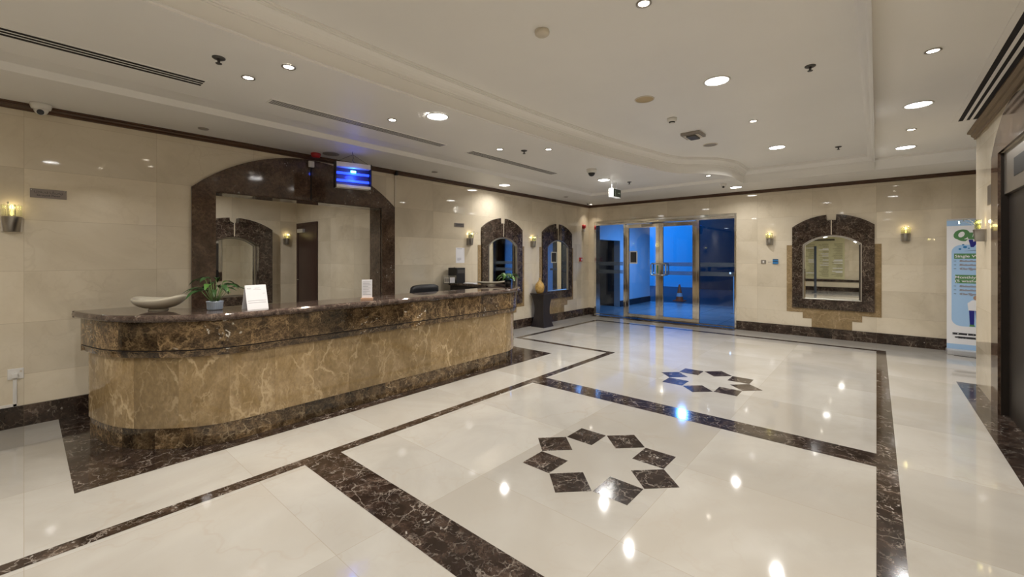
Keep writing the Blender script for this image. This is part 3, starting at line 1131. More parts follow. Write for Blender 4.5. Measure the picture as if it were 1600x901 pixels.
t = thing('desk_calendar', 'white tent-shaped desk calendar card standing on the counter', 'calendar', (-4.07, 1.31, CT), math.radians(93))
b = MB()
HT, DT = 0.205, 0.062
b.prism([(-DT, 0), (-DT + 0.003, 0), (0, HT - 0.008), (DT - 0.003, 0), (DT, 0), (0.0012, HT), (-0.0012, HT)], -0.083, 0.083, M['paper'], axis='x')
b.obj('card', t)
b = MB()
def on_card(z):
    return -DT * (1 - z / HT)
for k, (z, x0, x1) in enumerate(((0.178, -0.07, -0.035), (0.172, -0.068, -0.04), (0.176, -0.01, 0.03), (0.165, -0.02, 0.04), (0.072, -0.072, 0.072), (0.055, -0.072, 0.072), (0.130, 0.05, 0.07))):
    b.box((x0, on_card(z) - 0.0012, z), (x1, on_card(z + 0.0022) - 0.0002, z + 0.0022), M['greyink'])
b.obj('print', t)

t = thing('menu_sign', 'small white notice card standing in a pale wooden block on the counter', 'sign', (-4.03, 2.345, CT), math.radians(50))
b = MB(); b.box((-0.060, -0.028, 0), (0.060, 0.028, 0.022), M['wood_light'], 0.002); b.obj('wooden_base', t)
b = MB(); b.box((-0.052, -0.002, 0.0225), (0.052, 0.002, 0.212), M['paper'], 0.0015); b.obj('card', t)
b = MB()
for k in range(9):
    z = 0.188 - 0.0165 * k
    w = (0.040, 0.034, 0.040, 0.026, 0.038, 0.030, 0.036, 0.018, 0.040)[k]
    b.box((-0.040, -0.0032, z), (-0.040 + 2 * w, -0.0021, z + 0.0028), M['greyink'])
b.obj('print', t)

t = thing('potted_plant', 'bright green plant in a black pot at the right end of the counter', 'plant', (-4.225, 4.80, CT))
b = MB(); b.lathe([(0, 0), (0.042, 0), (0.055, 0.105), (0.052, 0.105), (0.048, 0.09), (0, 0.09)], M['black'], seg=28); b.obj('pot', t)
b = MB(); b2 = MB()
for i in range(30):
    a = i * 2.399
    h = 0.04 + 0.07 * random.random()
    lean = 0.02 + 0.07 * random.random()
    base = (0.01 * math.cos(a), 0.01 * math.sin(a), 0.09)
    tip = (lean * math.cos(a), lean * math.sin(a), 0.09 + h)
    b.tube([base, ((base[0] + tip[0]) / 2, (base[1] + tip[1]) / 2, 0.09 + h * 0.6), tip], 0.0018, M['stem'], 5)
    leaf(b2, tip, (math.cos(a), math.sin(a), 0), 0.07 + 0.035 * random.random(), 0.045 + 0.015 * random.random(), 0.9, M['leaf2'] if i % 3 else M['leaf'], up=0.35)
b.obj('stems', t); b2.obj('foliage', t)

t = thing('speaker_box', 'tall black electronic box on the counter wing against the wall', 'equipment', (-5.60, 4.99, CT), math.radians(90))
b = MB(); b.box((-0.10, -0.11, 0), (0.10, 0.11, 0.265), M['black'], 0.004); b.obj('case', t)
b = MB(); b.box((-0.08, -0.113, 0.17), (0.08, -0.1101, 0.235), M['darkgrey'], 0.001); b.obj('front_panel', t)
b = MB(); b.lathe([(0, 0.265), (0.012, 0.265), (0.009, 0.28), (0, 0.28)], M['brushed'], (-0.05, 0.0, 0), 16); b.obj('knob', t)

t = thing('card_holder', 'clear acrylic holder with cards beside the black box', 'holder', (-5.50, 4.745, CT), math.radians(60))
b = MB(); b.box((-0.11, -0.004, 0.004), (0.11, -0.001, 0.135), M['acrylic']); b.box((-0.11, -0.03, 0), (0.11, 0.04, 0.004), M['acrylic']); b.obj('stand', t)
b = MB(); b.box((0.0, -0.0085, 0.012), (0.085, -0.0045, 0.105), M['paper']); b.box((-0.095, -0.0085, 0.012), (-0.01, -0.0045, 0.105), M['ivory']); b.obj('cards', t)
b = MB()
for i in range(5):
    b.box((-0.088 + 0.017 * i, -0.0098, 0.03), (-0.080 + 0.017 * i, -0.0087, 0.09), M['ink'])
b.obj('print', t)
o = MB(); o.box((-0.10, -0.07, 0), (0.10, 0.07, 0.010), M['paper']); tag(o.obj('paper_stack', loc=(-5.25, 4.99, CT), rotz=0.3), 'low stack of white papers lying on the counter wing', 'paper')

# office chair behind the counter
t = thing('office_chair', 'black leather office chair behind the reception counter', 'chair', (-5.02, 3.65, 0), math.radians(-90))
b = MB(); b.box((-0.26, -0.24, 0.44), (0.26, 0.24, 0.53), M['blackfab'], 0.03); b.obj('seat', t)
b = MB()
ny, nz = 13, 9
for lay in (0,):
    F, Bk = [], []
    for j in range(nz + 1):
        z = 0.58 + 0.55 * j / nz
        rf, rb = [], []
        for i in range(ny + 1):
            u = -1 + 2 * i / ny
            w = 0.25 * (1 - 0.10 * (j / nz) ** 3)
            zz = z - 0.035 * (abs(u) ** 4) * (j / nz) ** 4
            y = 0.24 + 0.05 * (j / nz) - 0.045 * (u * u)
            rf.append(b.bm.verts.new((u * w, y - 0.03 * (1 - abs(u) ** 6), zz)))
            rb.append(b.bm.verts.new((u * w, y + 0.035, zz)))
        F.append(rf); Bk.append(rb)
    k = b.mi(M['blackfab'])
    for S in (F, Bk):
        for j in range(nz):
            for i in range(ny):
                f = b.bm.faces.new((S[j][i], S[j][i + 1], S[j + 1][i + 1], S[j + 1][i])); f.material_index = k; f.smooth = True
    for j in range(nz):
        for i in (0, ny):
            f = b.bm.faces.new((F[j][i], F[j + 1][i], Bk[j + 1][i], Bk[j][i])); f.material_index = k
    for i in range(ny):
        for j in (0, nz):
            f = b.bm.faces.new((F[j][i], F[j][i + 1], Bk[j][i + 1], Bk[j][i])); f.material_index = k
b.obj('backrest', t)
for s_ in (-1, 1):
    b = MB(); b.tube([(s_ * 0.26, 0.16, 0.48), (s_ * 0.31, 0.16, 0.52), (s_ * 0.31, 0.14, 0.68), (s_ * 0.31, -0.10, 0.70)], 0.018, M['black'], 8); b.obj('armrest', t)
b = MB(); b.lathe([(0, 0.10), (0.03, 0.10), (0.03, 0.30), (0.022, 0.30), (0.022, 0.44), (0, 0.44)], M['darkgrey']); b.obj('gas_column', t)
b = MB(); b.tube([(0, 0.14, 0.45), (0, 0.29, 0.46), (0, 0.325, 0.62), (0, 0.325, 0.80)], 0.022, M['black'], 8); b.obj('back_support', t)
for i in range(5):
    a = i * 2 * PI / 5 + 0.4
    b = MB(); b.tube([(0.02 * math.cos(a), 0.02 * math.sin(a), 0.11), (0.29 * math.cos(a), 0.29 * math.sin(a), 0.07)], 0.02, M['black'], 8, r1=0.013); lg = b.obj('leg', t)
    b = MB(); b.lathe([(0, -0.018), (0.027, -0.018), (0.027, 0.018), (0, 0.018)], M['black'], (0.29 * math.cos(a), 0.29 * math.sin(a), 0.0285), 16, axis='y'); b.obj('castor', lg)

# ------------------------------------------------------------------ pedestal with vase
t = thing('display_pedestal', 'black hourglass-shaped pedestal under the golden vase', 'pedestal', (-5.54, 7.42, 0), 0)
b = MB()
prev = None
k = b.mi(M['wood_black'])
rows = []
for i in range(25):
    s_ = i / 24
    z = 0.0 + 0.70 * s_
    w = 0.118 + 0.062 * (abs(s_ - 0.52) / 0.52) ** 1.9
    rows.append([b.bm.verts.new((sx * w, sy * w, z)) for sx, sy in ((-1, -1), (1, -1), (1, 1), (-1, 1))])
for A, B in zip(rows, rows[1:]):
    for i in range(4):
        f = b.bm.faces.new((A[i], A[(i + 1) % 4], B[(i + 1) % 4], B[i])); f.material_index = k
f = b.bm.faces.new(rows[0]); f.material_index = k
f = b.bm.faces.new(rows[-1]); f.material_index = k
b.obj('column', t)
b = MB(); b.box((-0.19, -0.19, 0.7005), (0.19, 0.19, 0.722), M['wood_black'], 0.004); b.obj('top', t)
t = thing('gold_vase', 'golden mosaic gourd-shaped vase on the black pedestal', 'vase', (-5.56, 7.36, 0.7222))
b = MB()
vp = [(0, 0), (0.055, 0), (0.068, 0.01), (0.094, 0.06), (0.104, 0.12), (0.100, 0.17), (0.082, 0.215), (0.055, 0.245), (0.032, 0.268), (0.023, 0.295), (0.021, 0.315), (0.026, 0.34), (0.020, 0.34), (0.016, 0.31), (0, 0.31)]
b.lathe(vp, M['gold'], seg=40)
b.obj('vase_body', t)


# ------------------------------------------------------------------ wall sconces
def sconce_mesh():
    t = thing('wall_sconce', '', 'wall lamp', (0, 0, 0), 0, 'crystal wall sconces')
    b = MB()      # half-round tapering metal cup, open above
    k = b.mi(M['brushed'])
    for (r0, r1, z0, z1) in ((0.050, 0.062, -0.065, 0.065), (0.058, 0.058, 0.065, 0.065)):
        seg = 16
        A = [b.bm.verts.new((r0 * 0.98 * math.cos(PI + PI * i / seg), -0.012 + 1.35 * r0 * math.sin(PI + PI * i / seg), z0)) for i in range(seg + 1)]
        B = [b.bm.verts.new((r1 * 0.98 * math.cos(PI + PI * i / seg), -0.012 + 1.35 * r1 * math.sin(PI + PI * i / seg), z1)) for i in range(seg + 1)]
        if z0 != z1:
            for i in range(seg):
                f = b.bm.faces.new((A[i], A[i + 1], B[i + 1], B[i])); f.material_index = k; f.smooth = True
            f = b.bm.faces.new(A); f.material_index = k
    b.box((-0.062, -0.013, -0.065), (0.062, 0, 0.065), M['brushed'])
    b.obj('metal_cup', t)
    b = MB()      # fluted crystal block above the cup
    k = b.mi(M['crystal'])
    n = 9
    for j in range(n):
        x = -0.056 + 0.112 * j / (n - 1)
        dep = -0.085 + 0.025 * abs(j - 4) / 4
        b.box((x - 0.0066, dep, 0.070), (x + 0.0066, dep + 0.022, 0.165 + 0.008 * (j % 2)), M['crystal'], 0.002)
    b.obj('crystal_shade', t)
    for s_ in (0, 1):
        b = MB()
        pts = []
        for i in range(9):
            q = i / 8
            pts.append((-0.02 + 0.04 * s_, -0.05 - (0.11 + 0.04 * s_) * q, 0.07 + (0.115 - 0.03 * s_) * math.sin(q * PI * 0.62)))
        b.tube(pts, 0.0028, M['chrome'], 6)
        w = b.obj('curved_wire', t)
        b = MB(); b.lathe([(0, -0.011), (0.006, -0.004), (0.006, 0.004), (0, 0.011)], M['crystal'], pts[-1], 8, smooth=False)
        b.obj('crystal_drop', w)
    b = MB(); b.lathe([(0, -0.024), (0.009, -0.015), (0.011, 0.0), (0.007, 0.018), (0, 0.026)], M['bulb'], (0, -0.045, 0.095), 12)
    b.obj('bulb', t)
    lamp(t, 0.28, 0.02, (1.0, 0.80, 0.42), (0, -0.042, 0.150), kind='POINT')
    return t


sc0 = sconce_mesh()
sc0.location = (XL, -0.07, 1.795)
sc0.rotation_euler = (0, 0, RL)
sc0['label'] = 'crystal wall sconce at the left edge, above the white socket'
for loc, rz, lab in (((XL, 5.45, 1.80), RL, 'small crystal sconce between the paper notice and the arched mirror behind the counter'),
                     ((XL, 7.36, 1.80), RL, 'crystal sconce above the golden vase, between two arched mirrors'),
                     ((-1.62, YF, 1.825), RF, 'crystal sconce between the glass doors and the far arched mirror'),
                     ((0.375, YF, 1.845), RF, 'crystal sconce between the far arched mirror and the roll-up banner'),
                     ((XR, 6.86, 1.745), RR, 'crystal sconce on the right-hand marble corner, with curved wires over the banner'),
                     ((-9.90, 3.80, 1.86), RL, 'crystal sconce in the office, seen through the reception portal')):
    dup(sc0, loc, lab, rz, 'crystal wall sconces')


# ------------------------------------------------------------------ small things on the left wall
def plate(name, label, cat, loc, rotz, w, h, d, mat, part='plate', bev=0.002):
    t = thing(name, label, cat, loc, rotz)
    b = MB(); b.box((-w / 2, -d, -h / 2), (w / 2, 0, h / 2), mat, bev); b.obj(part, t)
    return t


t = plate('floor_plaque', 'brushed grey plaque reading Ground Floor on the left wall', 'sign', (XL, 0.149, 2.086), RL, 0.228, 0.082, 0.006, M['plaque'])
b = MB()
b.text('\u0627\u0644\u0637\u0627\u0628\u0642 \u0627\u0644\u0623\u0631\u0636\u064a', 0.024, M['ink'], (0, -0.0066, 0.006), 0.0006, 'CENTER', bold=0.01)
b.text('Ground Floor', 0.026, M['ink'], (0, -0.0066, -0.024), 0.0006, 'CENTER', bold=0.015)
b.obj('lettering', t)
for sx in (-1, 1):
    b = MB(); b.lathe([(0, -0.010), (0.004, -0.009), (0.005, -0.006)], M['chrome'], (sx * 0.104, 0, 0.030), 12, axis='y'); b.obj('screw', t)
t = plate('name_plaque', 'small grey plaque above the sconce behind the counter', 'sign', (XL, 5.20, 2.096), RL, 0.235, 0.072, 0.006, M['plaque'])
b = MB()
for k in range(2):
    b.box((-0.085, -0.0070, 0.008 - 0.026 * k), (0.085, -0.0061, 0.016 - 0.026 * k), M['ink'])
b.obj('lettering', t)
t = plate('paper_notice', 'white paper notice taped to the wall above the black box', 'notice', (XL, 5.225, 1.545), RL, 0.21, 0.28, 0.002, M['paper'], 'sheet', 0.0)
b = MB()
for z, w in ((0.115, 0.06), (-0.055, 0.05), (-0.07, 0.045), (-0.085, 0.05), (-0.1, 0.03)):
    b.box((-0.075, -0.0030, z), (-0.075 + 2 * w, -0.0021, z + 0.005), M['greyink'])
b.obj('print', t)

t = thing('wall_socket', 'white double socket with a plug and cable trunking low on the left wall', 'socket', (XL, -0.05, 0.472), RL)
b = MB(); b.box((-0.045, -0.012, -0.045), (0.050, 0, 0.048), M['white'], 0.003); b.obj('plate', t)
b = MB(); b.box((-0.022, -0.045, -0.030), (0.016, -0.0122, 0.008), M['white'], 0.005); b.obj('plug', t)
b = MB(); b.box((0.026, -0.016, 0.012), (0.040, -0.0122, 0.030), M['ivory'], 0.001); b.obj('switch', t)
b = MB(); b.box((-0.014, -0.014, -0.285), (0.010, 0, -0.0455), M['white'], 0.002); b.box((-0.60, -0.014, -0.286), (0.012, 0, -0.262), M['white'], 0.002); b.obj('cable_trunking', t)

t = thing('fire_bell', 'red fire alarm sounder high on the left wall by the corner', 'alarm', (XL, 9.50, 2.31), RL)
b = MB(); b.lathe([(0, 0.0), (0.055, 0.0), (0.055, -0.03), (0.048, -0.06), (0.03, -0.075), (0, -0.078)], M['red'], seg=28, axis='y'); b.obj('sounder', t)
b = MB(); b.box((-0.03, -0.05, -0.13), (0.03, 0, -0.055), M['ivory'], 0.006); b.obj('base_box', t)
t = thing('call_point', 'small red break-glass call point below the fire sounder', 'alarm', (XL, 9.36, 1.455), RL)
b = MB(); b.box((-0.045, -0.045, -0.05), (0.045, 0, 0.05), M['red'], 0.004); b.obj('housing', t)
b = MB(); b.box((-0.024, -0.0475, -0.024), (0.024, -0.0452, 0.022), M['white'], 0.001); b.obj('glass_face', t)

# small things on the far wall
t = plate('light_switch', 'square metal switch plate between the glass doors and the keypad', 'switch', (-1.73, YF, 1.418), RF, 0.09, 0.075, 0.008, M['brushed'])
b = MB(); b.box((-0.012, -0.013, -0.018), (0.012, -0.0085, 0.018), M['white'], 0.001); b.obj('rocker', t)
b = MB()
b.text('DOOR', 0.022, M['greyink'], (0.075, -0.002, -0.010), 0.0006)
b.obj('caption', t)
t = plate('access_keypad', 'small dark blue lit keypad between the switch and the far arched mirror', 'keypad', (-1.52, YF, 1.425), RF, 0.092, 0.095, 0.025, M['keypad'], 'screen')
b = MB(); b.box((-0.046, -0.027, -0.006), (0.046, -0.0252, 0.006), M['black']); b.box((-0.046, -0.027, 0.034), (0.046, -0.0252, 0.046), M['black']); b.obj('dark_strips', t)
# small plaque on the right-hand wall
plate('wall_plaque', 'narrow brown plaque above the sconce on the right-hand corner', 'sign', (XR, 6.62, 2.16), RR, 0.19, 0.20, 0.006, M['plaque'])

# ------------------------------------------------------------------ lift portal in the right wall
t = sstruct('door_3', 'dark lift door framed in polished marble at the right edge', (XR, 5.505, 0), RR)
oc = [(-0.915, 0.0), (-0.915, 2.50)]
rise, za, hw = 0.38, 2.88, 0.915
R_ = (hw * hw + rise * rise) / (2 * rise)
for i in range(1, 20):
    x = -hw + 2 * hw * i / 20
    oc.append((x, za - R_ + math.sqrt(R_ * R_ - x * x)))
oc += [(hw, 2.50), (hw, 0.0)]
ic = []
for i, (x, z) in enumerate(oc):
    if i in (0, len(oc) - 1):
        ic.append((math.copysign(0.605, x), 0.0))
    elif i in (1, len(oc) - 2):
        ic.append((math.copysign(0.605, x), 2.50))
    else:
        ic.append((x / hw * 0.605, 2.50))
b = MB()
k = b.mi(M['emp_big'])
b.ring(oc, ic, -0.02, 0.0, M['emp_big']); b.obj('marble_portal', t)
b = MB(); b.box((-0.596, 0.02, 2.10), (0.596, 0.08, 2.4995), M['brushed'], 0.003); hd = b.obj('header_panel', t)
b = MB(); b.box((-0.20, 0.0155, 2.22), (0.20, 0.0195, 2.38), M['black'], 0.001); b.obj('floor_indicator', hd)
for s_ in (-1, 1):
    b = MB(); b.box((s_ * 0.6045, 0.0, 0.0) if s_ < 0 else (0.5965, 0.0, 0.0), (-0.5965, 0.08, 2.4995) if s_ < 0 else (0.6045, 0.08, 2.4995), M['liftdoor']); b.obj('jamb', t)
b = MB(); b.box((-0.596, 0.05, 0.0), (-0.002, 0.08, 2.0995), M['liftdoor'], 0.002); b.obj('door_leaf', t)
b = MB(); b.box((0.002, 0.05, 0.0), (0.596, 0.08, 2.0995), M['liftdoor'], 0.002); b.obj('door_leaf', t)

# ------------------------------------------------------------------ glass entrance
YG = YF + 0.09
ST, GL = M['steel'], M['glass']
fr = sstruct('trim_6', 'polished steel outer frame around the glass entrance', (0, 0, 0))
b = MB()
b.box((-5.60, YF - 0.012, 0), (-5.545, YF + 0.19, 2.44), ST, 0.003)
b.box((-2.262, YF - 0.012, 0), (-2.225, YF + 0.19, 2.44), ST, 0.003)
b.box((-5.545, YF - 0.012, 2.385), (-2.262, YF + 0.19, 2.44), ST, 0.003)
b.box((-5.545, YG - 0.02, 2.34), (-2.262, YG + 0.06, 2.385), ST, 0.002)
b.box((-4.815, YG - 0.025, 0), (-4.762, YG + 0.06, 2.34), ST, 0.003)
b.box((-3.055, YG - 0.025, 0), (-3.0, YG + 0.06, 2.34), ST, 0.003)
b.box((-5.545, YG - 0.01, 0), (-4.815, YG + 0.03, 0.035), ST, 0.002)
b.box((-3.0, YG - 0.01, 0), (-2.262, YG + 0.03, 0.035), ST, 0.002)
b.obj('steel_frame', fr)


def frost_bands(x0, x1, parent, y):
    b = MB()
    b.box((x0, y - 0.0022, 1.305), (x1, y - 0.0012, 1.395), M['frost'])
    b.box((x0, y - 0.0022, 1.100), (x1, y - 0.0012, 1.190), M['frost'])
    b.obj('frosted_bands', parent)


for nm, x0, x1, lab in (('window_1', -5.545, -4.815, 'fixed glass side panel at the left of the entrance'), ('window_2', -3.0, -2.262, 'fixed glass side panel at the right of the entrance')):
    w = sstruct(nm, lab)
    b = MB(); b.box((x0, YG, 0.035), (x1, YG + 0.010, 2.34), GL); b.obj('glass_pane', w)
    frost_bands(x0 + 0.02, x1 - 0.02, w, YG)


def door_leaf(nm, x0, x1, side, lab):
    d = sstruct(nm, lab)
    s = 0.085
    b = MB()
    y0, y1 = YG - 0.02, YG + 0.025
    b.box((x0, y0, 0.012), (x0 + s, y1, 2.33), ST, 0.003)
    b.box((x1 - s, y0, 0.012), (x1, y1, 2.33), ST, 0.003)
    b.box((x0 + s, y0, 2.235), (x1 - s, y1, 2.33), ST, 0.003)
    b.box((x0 + s, y0, 0.012), (x1 - s, y1, 0.115), ST, 0.003)
    b.obj('door_frame', d)
    b = MB(); b.box((x0 + s, YG, 0.115), (x1 - s, YG + 0.010, 2.235), GL); b.obj('glass_pane', d)
    for f in (-1, 1):
        b = MB()
        hx = (x1 - s * 0.5) if side > 0 else (x0 + s * 0.5)
        yy = y0 if f < 0 else y1
        x2 = hx - side * 0.135
        o = f * 0.060
        b.tube([(hx, yy, 1.09), (hx, yy + o * 0.8, 1.09), (hx - side * 0.02, yy + o, 1.09), (x2 + side * 0.02, yy + o, 1.09),
                (x2, yy + o, 1.11), (x2, yy + o, 1.34), (x2 + side * 0.02, yy + o, 1.36), (hx - side * 0.02, yy + o, 1.36), (hx, yy + o * 0.8, 1.36), (hx, yy, 1.36)],
               0.017, M['chrome'], 10)
        b.obj('pull_handle', d)
    b = MB()
    cx = x1 - 0.42 if side > 0 else x0 + 0.12
    b.box((cx, y0 - 0.05, 2.25), (cx + 0.26, y0 - 0.001, 2.315), M['brushed'], 0.004)
    b.tube([(cx + 0.2, y0 - 0.03, 2.318), (cx + 0.36 * side + 0.1, y0 - 0.09, 2.335), (cx + 0.02, y0 - 0.02, 2.345)], 0.008, M['brushed'], 6)
    b.obj('door_closer', d)
    return d


d1 = door_leaf('door_1', -4.760, -3.905, 1, 'left glass entrance door leaf with framed notice')
d2 = door_leaf('door_2', -3.900, -3.057, -1, 'right glass entrance door leaf')
frost_bands(-3.80, -3.15, d2, YG)
b = MB(); b.box((-4.655, YG - 0.006, 1.355), (-4.455, YG - 0.0002, 1.665), M['white'], 0.001); nt1 = b.obj('notice_frame', d1)
b = MB(); b.box((-4.632, YG - 0.0085, 1.385), (-4.478, YG - 0.0062, 1.640), M['ink']); b.obj('notice_print', nt1)
b = MB()
b.box((-3.96, YG - 0.0245, 1.13), (-3.925, YG - 0.0205, 1.32), M['green'])
b.obj('door_sticker', d1)

# ------------------------------------------------------------------ outside, seen through the glass
struct_out = []
b = MB()
b.box((-9.0, YF + 0.2, -0.12), (3.0, 14.2, -0.002), M['outfloor'])
struct(b.obj('floor_outside'))
b = MB()
b.box((-16.0, 14.2, -0.14), (6.0, 30.0, -0.02), M['asphalt'])
struct(b.obj('floor_road'))
b = MB()   # porch side wall with a dark opening near the doors
b.box((-6.15, YF + 0.2, 0), (-5.95, 10.10, 2.9), M['outwall'])
b.box((-6.15, 10.10, 2.02), (-5.95, 11.95, 2.9), M['outwall'])
b.box((-6.15, 11.95, 0), (-5.95, 14.2, 2.9), M['outwall'])
b.box((-5.95, 11.95, 0), (-5.93, 14.2, 0.18), M['outdark'])
b.box((-6.95, 10.0, 0), (-6.85, 12.15, 2.05), M['outdark'])
b.box((-6.85, 12.0, 0), (-6.15, 12.1, 2.05), M['outdark'])
b.box((-6.85, 10.0, 0), (-6.15, 10.04, 2.05), M['outdark'])
b.box((-6.95, 10.0, 2.05), (-6.15, 12.15, 2.1), M['outdark'])
struct(b.obj('wall_porch'))
b = MB()
b.box((-1.45, YF + 0.2, 0), (-1.30, 14.2, 2.9), M['outwall'])
b.box((-1.465, 10.55, 1.3), (-1.45, 10.70, 1.55), M['outdark'])
struct(b.obj('wall_porch_right'))
b = MB()
b.box((-9.0, YF + 0.2, 3.0), (3.0, 14.0, 3.15), M['outwall'])
struct(b.obj('ceiling_porch'))
b = MB()
b.box((-14.0, 22.3, -0.02), (-6.72, 22.6, 5.5), M['outbright'])
struct(b.obj('wall_outside'))
b = MB()
b.box((-6.70, 21.5, -0.02), (4.0, 21.9, 5.5), M['outdark'])
b.box((2.2, 10.0, -0.02), (2.5, 21.5, 3.5), M['outdark'])
struct(b.obj('wall_garage'))
# unseen lamp and mast, added to light the far white wall blue
t = thing('added_flood_light', 'added unseen blue light on a grey mast outside, facing the far white wall', 'lamp', (-9.5, 16.5, 4.6))
b = MB(); b.box((-0.35, -0.15, 0.0), (0.35, 0.15, 0.12), M['darkgrey'], 0.01); b.obj('housing', t)
b = MB(); b.tube([(0, -0.2, -4.61), (0, -0.2, 0.06), (0, -0.1, 0.06)], 0.05, M['darkgrey'], 10); b.obj('mast', t)
ld = lamp(t, 330.0, 0.6, (0.015, 0.30, 1.0), (0, 0.16, -0.02), 160)
ld.rotation_euler = (math.radians(62), 0, 0)
t = thing('added_porch_light', 'added unseen blue light under the porch roof outside the glass', 'lamp', (-4.1, 12.0, 2.85))  # added out of view to give the porch its blue light
b = MB(); b.lathe([(0, 0.15), (0.12, 0.15), (0.12, 0.02), (0.10, 0.0)], M['darkgrey'], seg=24); b.obj('housing', t)
lamp(t, 135.0, 0.18, (0.13, 0.38, 0.90), (0, 0, -0.005), 170)

t = thing('traffic_cone', 'orange traffic cone standing outside beyond the glass door', 'cone', (-5.25, 15.1, -0.02))
b = MB(); b.box((-0.18, -0.18, 0), (0.18, 0.18, 0.03), M['orange'], 0.01); b.obj('base', t)
b = MB(); b.lathe([(0.13, 0.03), (0.105, 0.16)], M['orange'], seg=24); b.lathe([(0.105, 0.16), (0.082, 0.28)], M['white'], seg=24); b.lathe([(0.082, 0.28), (0.03, 0.56), (0.022, 0.58), (0, 0.58)], M['orange'], seg=24); b.obj('cone_body', t)
t = thing('barrier_post', 'slim grey post with a lit head and side arm outside the right glass panel', 'post', (-2.9, 12.5, 0))
b = MB(); b.lathe([(0, 0), (0.10, 0), (0.10, 0.012), (0.025, 0.02), (0.025, 1.05), (0, 1.05)], M['darkgrey'], seg=20); b.obj('pole', t)
b = MB(); b.box((-0.06, -0.04, 1.05), (0.34, 0.04, 1.12), M['darkgrey'], 0.01); b.obj('arm', t)
b = MB(); b.lathe([(0, -0.03), (0.028, 0), (0, 0.03)], M['exitlamp'], (-0.09, -0.02, 1.085), 14); b.obj('lamp_head', t)

# ------------------------------------------------------------------ roll-up banner
t = thing('rollup_banner', 'white and pale blue roll-up car wash banner beside the right-hand corner', 'banner', (1.262, 9.50, 0))
b = MB(); b.box((-0.43, -0.09, 0.0), (0.43, 0.09, 0.075), M['alu'], 0.008); b.obj('base', t)
b = MB(); b.box((-0.425, -0.012, 2.085), (0.425, 0.012, 2.105), M['alu'], 0.003); b.obj('top_rail', t)
b = MB(); b.tube([(0, 0.03, 0.07), (0, 0.03, 2.09)], 0.010, M['alu'], 8); b.obj('support_pole', t)
b = MB(); b.box((-0.425, -0.003, 0.075), (0.425, 0.0, 2.085), M['banner']); sheet = b.obj('sheet', t)
b = MB()
YP = -0.0036


def rrect(x0, z0, x1, z1, r, corners):
    pts = []
    for (cx, cz, a0, nm) in ((x1 - r, z1 - r, 0, 'tr'), (x0 + r, z1 - r, 90, 'tl'), (x0 + r, z0 + r, 180, 'bl'), (x1 - r, z0 + r, 270, 'br')):
        if nm in corners:
            for i in range(9):
                a = math.radians(a0 + 90 * i / 8)
                pts.append((cx + r * math.cos(a), cz + r * math.sin(a)))
        else:
            pts.append({'tr': (x1, z1), 'tl': (x0, z1), 'bl': (x0, z0), 'br': (x1, z0)}[nm])
    return pts


def flat(pts, mat, y):
    b.face([(x, y, z) for x, z in pts], mat)


flat(rrect(-0.425, 1.995, 0.425, 2.08, 0, ''), M['skyblue'], YP)
flat(rrect(-0.372, 0.44, 0.372, 1.70, 0.11, ('tl', 'bl', 'tr', 'br')), M['skyblue'], YP)
flat(rrect(-0.425, 0.08, 0.425, 0.16, 0, ''), M['skyblue'], YP)
flat(rrect(-0.345, 1.485, 0.345, 1.565, 0, ''), M['green'], YP - 0.0006)
flat(rrect(-0.335, 1.105, 0.345, 1.235, 0, ''), M['green'], YP - 0.0006)
T = YP - 0.0010
b.text('Quick', 0.205, M['green'], (-0.345, T, 1.79), 0.0006, 'LEFT', 0.20, 0.026, sx=0.92)
b.text('Wash', 0.155, M['navy'], (-0.185, T, 1.668), 0.0006, 'LEFT', 0.20, 0.028)
for (x, z, r) in ((-0.205, 1.665, 0.018), (-0.26, 1.635, 0.013), (-0.165, 1.645, 0.009), (-0.225, 1.70, 0.011)):
    flat([(x + r * math.cos(2 * PI * i / 12) * 1.2, z + r * math.sin(2 * PI * i / 12)) for i in range(12)], M['keypad'], T)
flat([(-0.23, 1.600), (-0.05, 1.612), (0.28, 1.635), (-0.05, 1.620)], M['ink'], T)
b.text('Single Wash', 0.058, M['banner'], (-0.315, T - 0.0006, 1.505), 0.0006, 'LEFT', 0, 0.014, sx=1.2)
b.text('Monthly', 0.056, M['banner'], (-0.315, T - 0.0006, 1.180), 0.0006, 'LEFT', 0, 0.014, sx=1.2)
b.text('(5 washes)', 0.056, M['banner'], (-0.315, T - 0.0006, 1.122), 0.0006, 'LEFT', 0, 0.014, sx=1.2)
for z0, ls in ((1.435, ('Exterior', 'Exterior', 'Car Spa')), (1.045, ('Exterior', 'Exterior', 'Car Spa'))):
    for i, s_ in enumerate(ls):
        z = z0 - 0.060 * i
        flat([(-0.325, z + 0.010), (-0.300, z + 0.010), (-0.300, z + 0.017), (-0.325, z + 0.017)], M['ink'], T)
        b.text(s_, 0.046, M['greyink'], (-0.268, T, z), 0.0006, 'LEFT', 0.1, 0.006, sx=1.1)
b.text('SCAN TO BOOK', 0.044, M['ink'], (-0.345, T, 0.305), 0.0006, 'LEFT', 0, 0.014, sx=1.25)
b.text('+971589516', 0.044, M['ink'], (-0.325, T, 0.250), 0.0006, 'LEFT', 0, 0.014, sx=1.25)
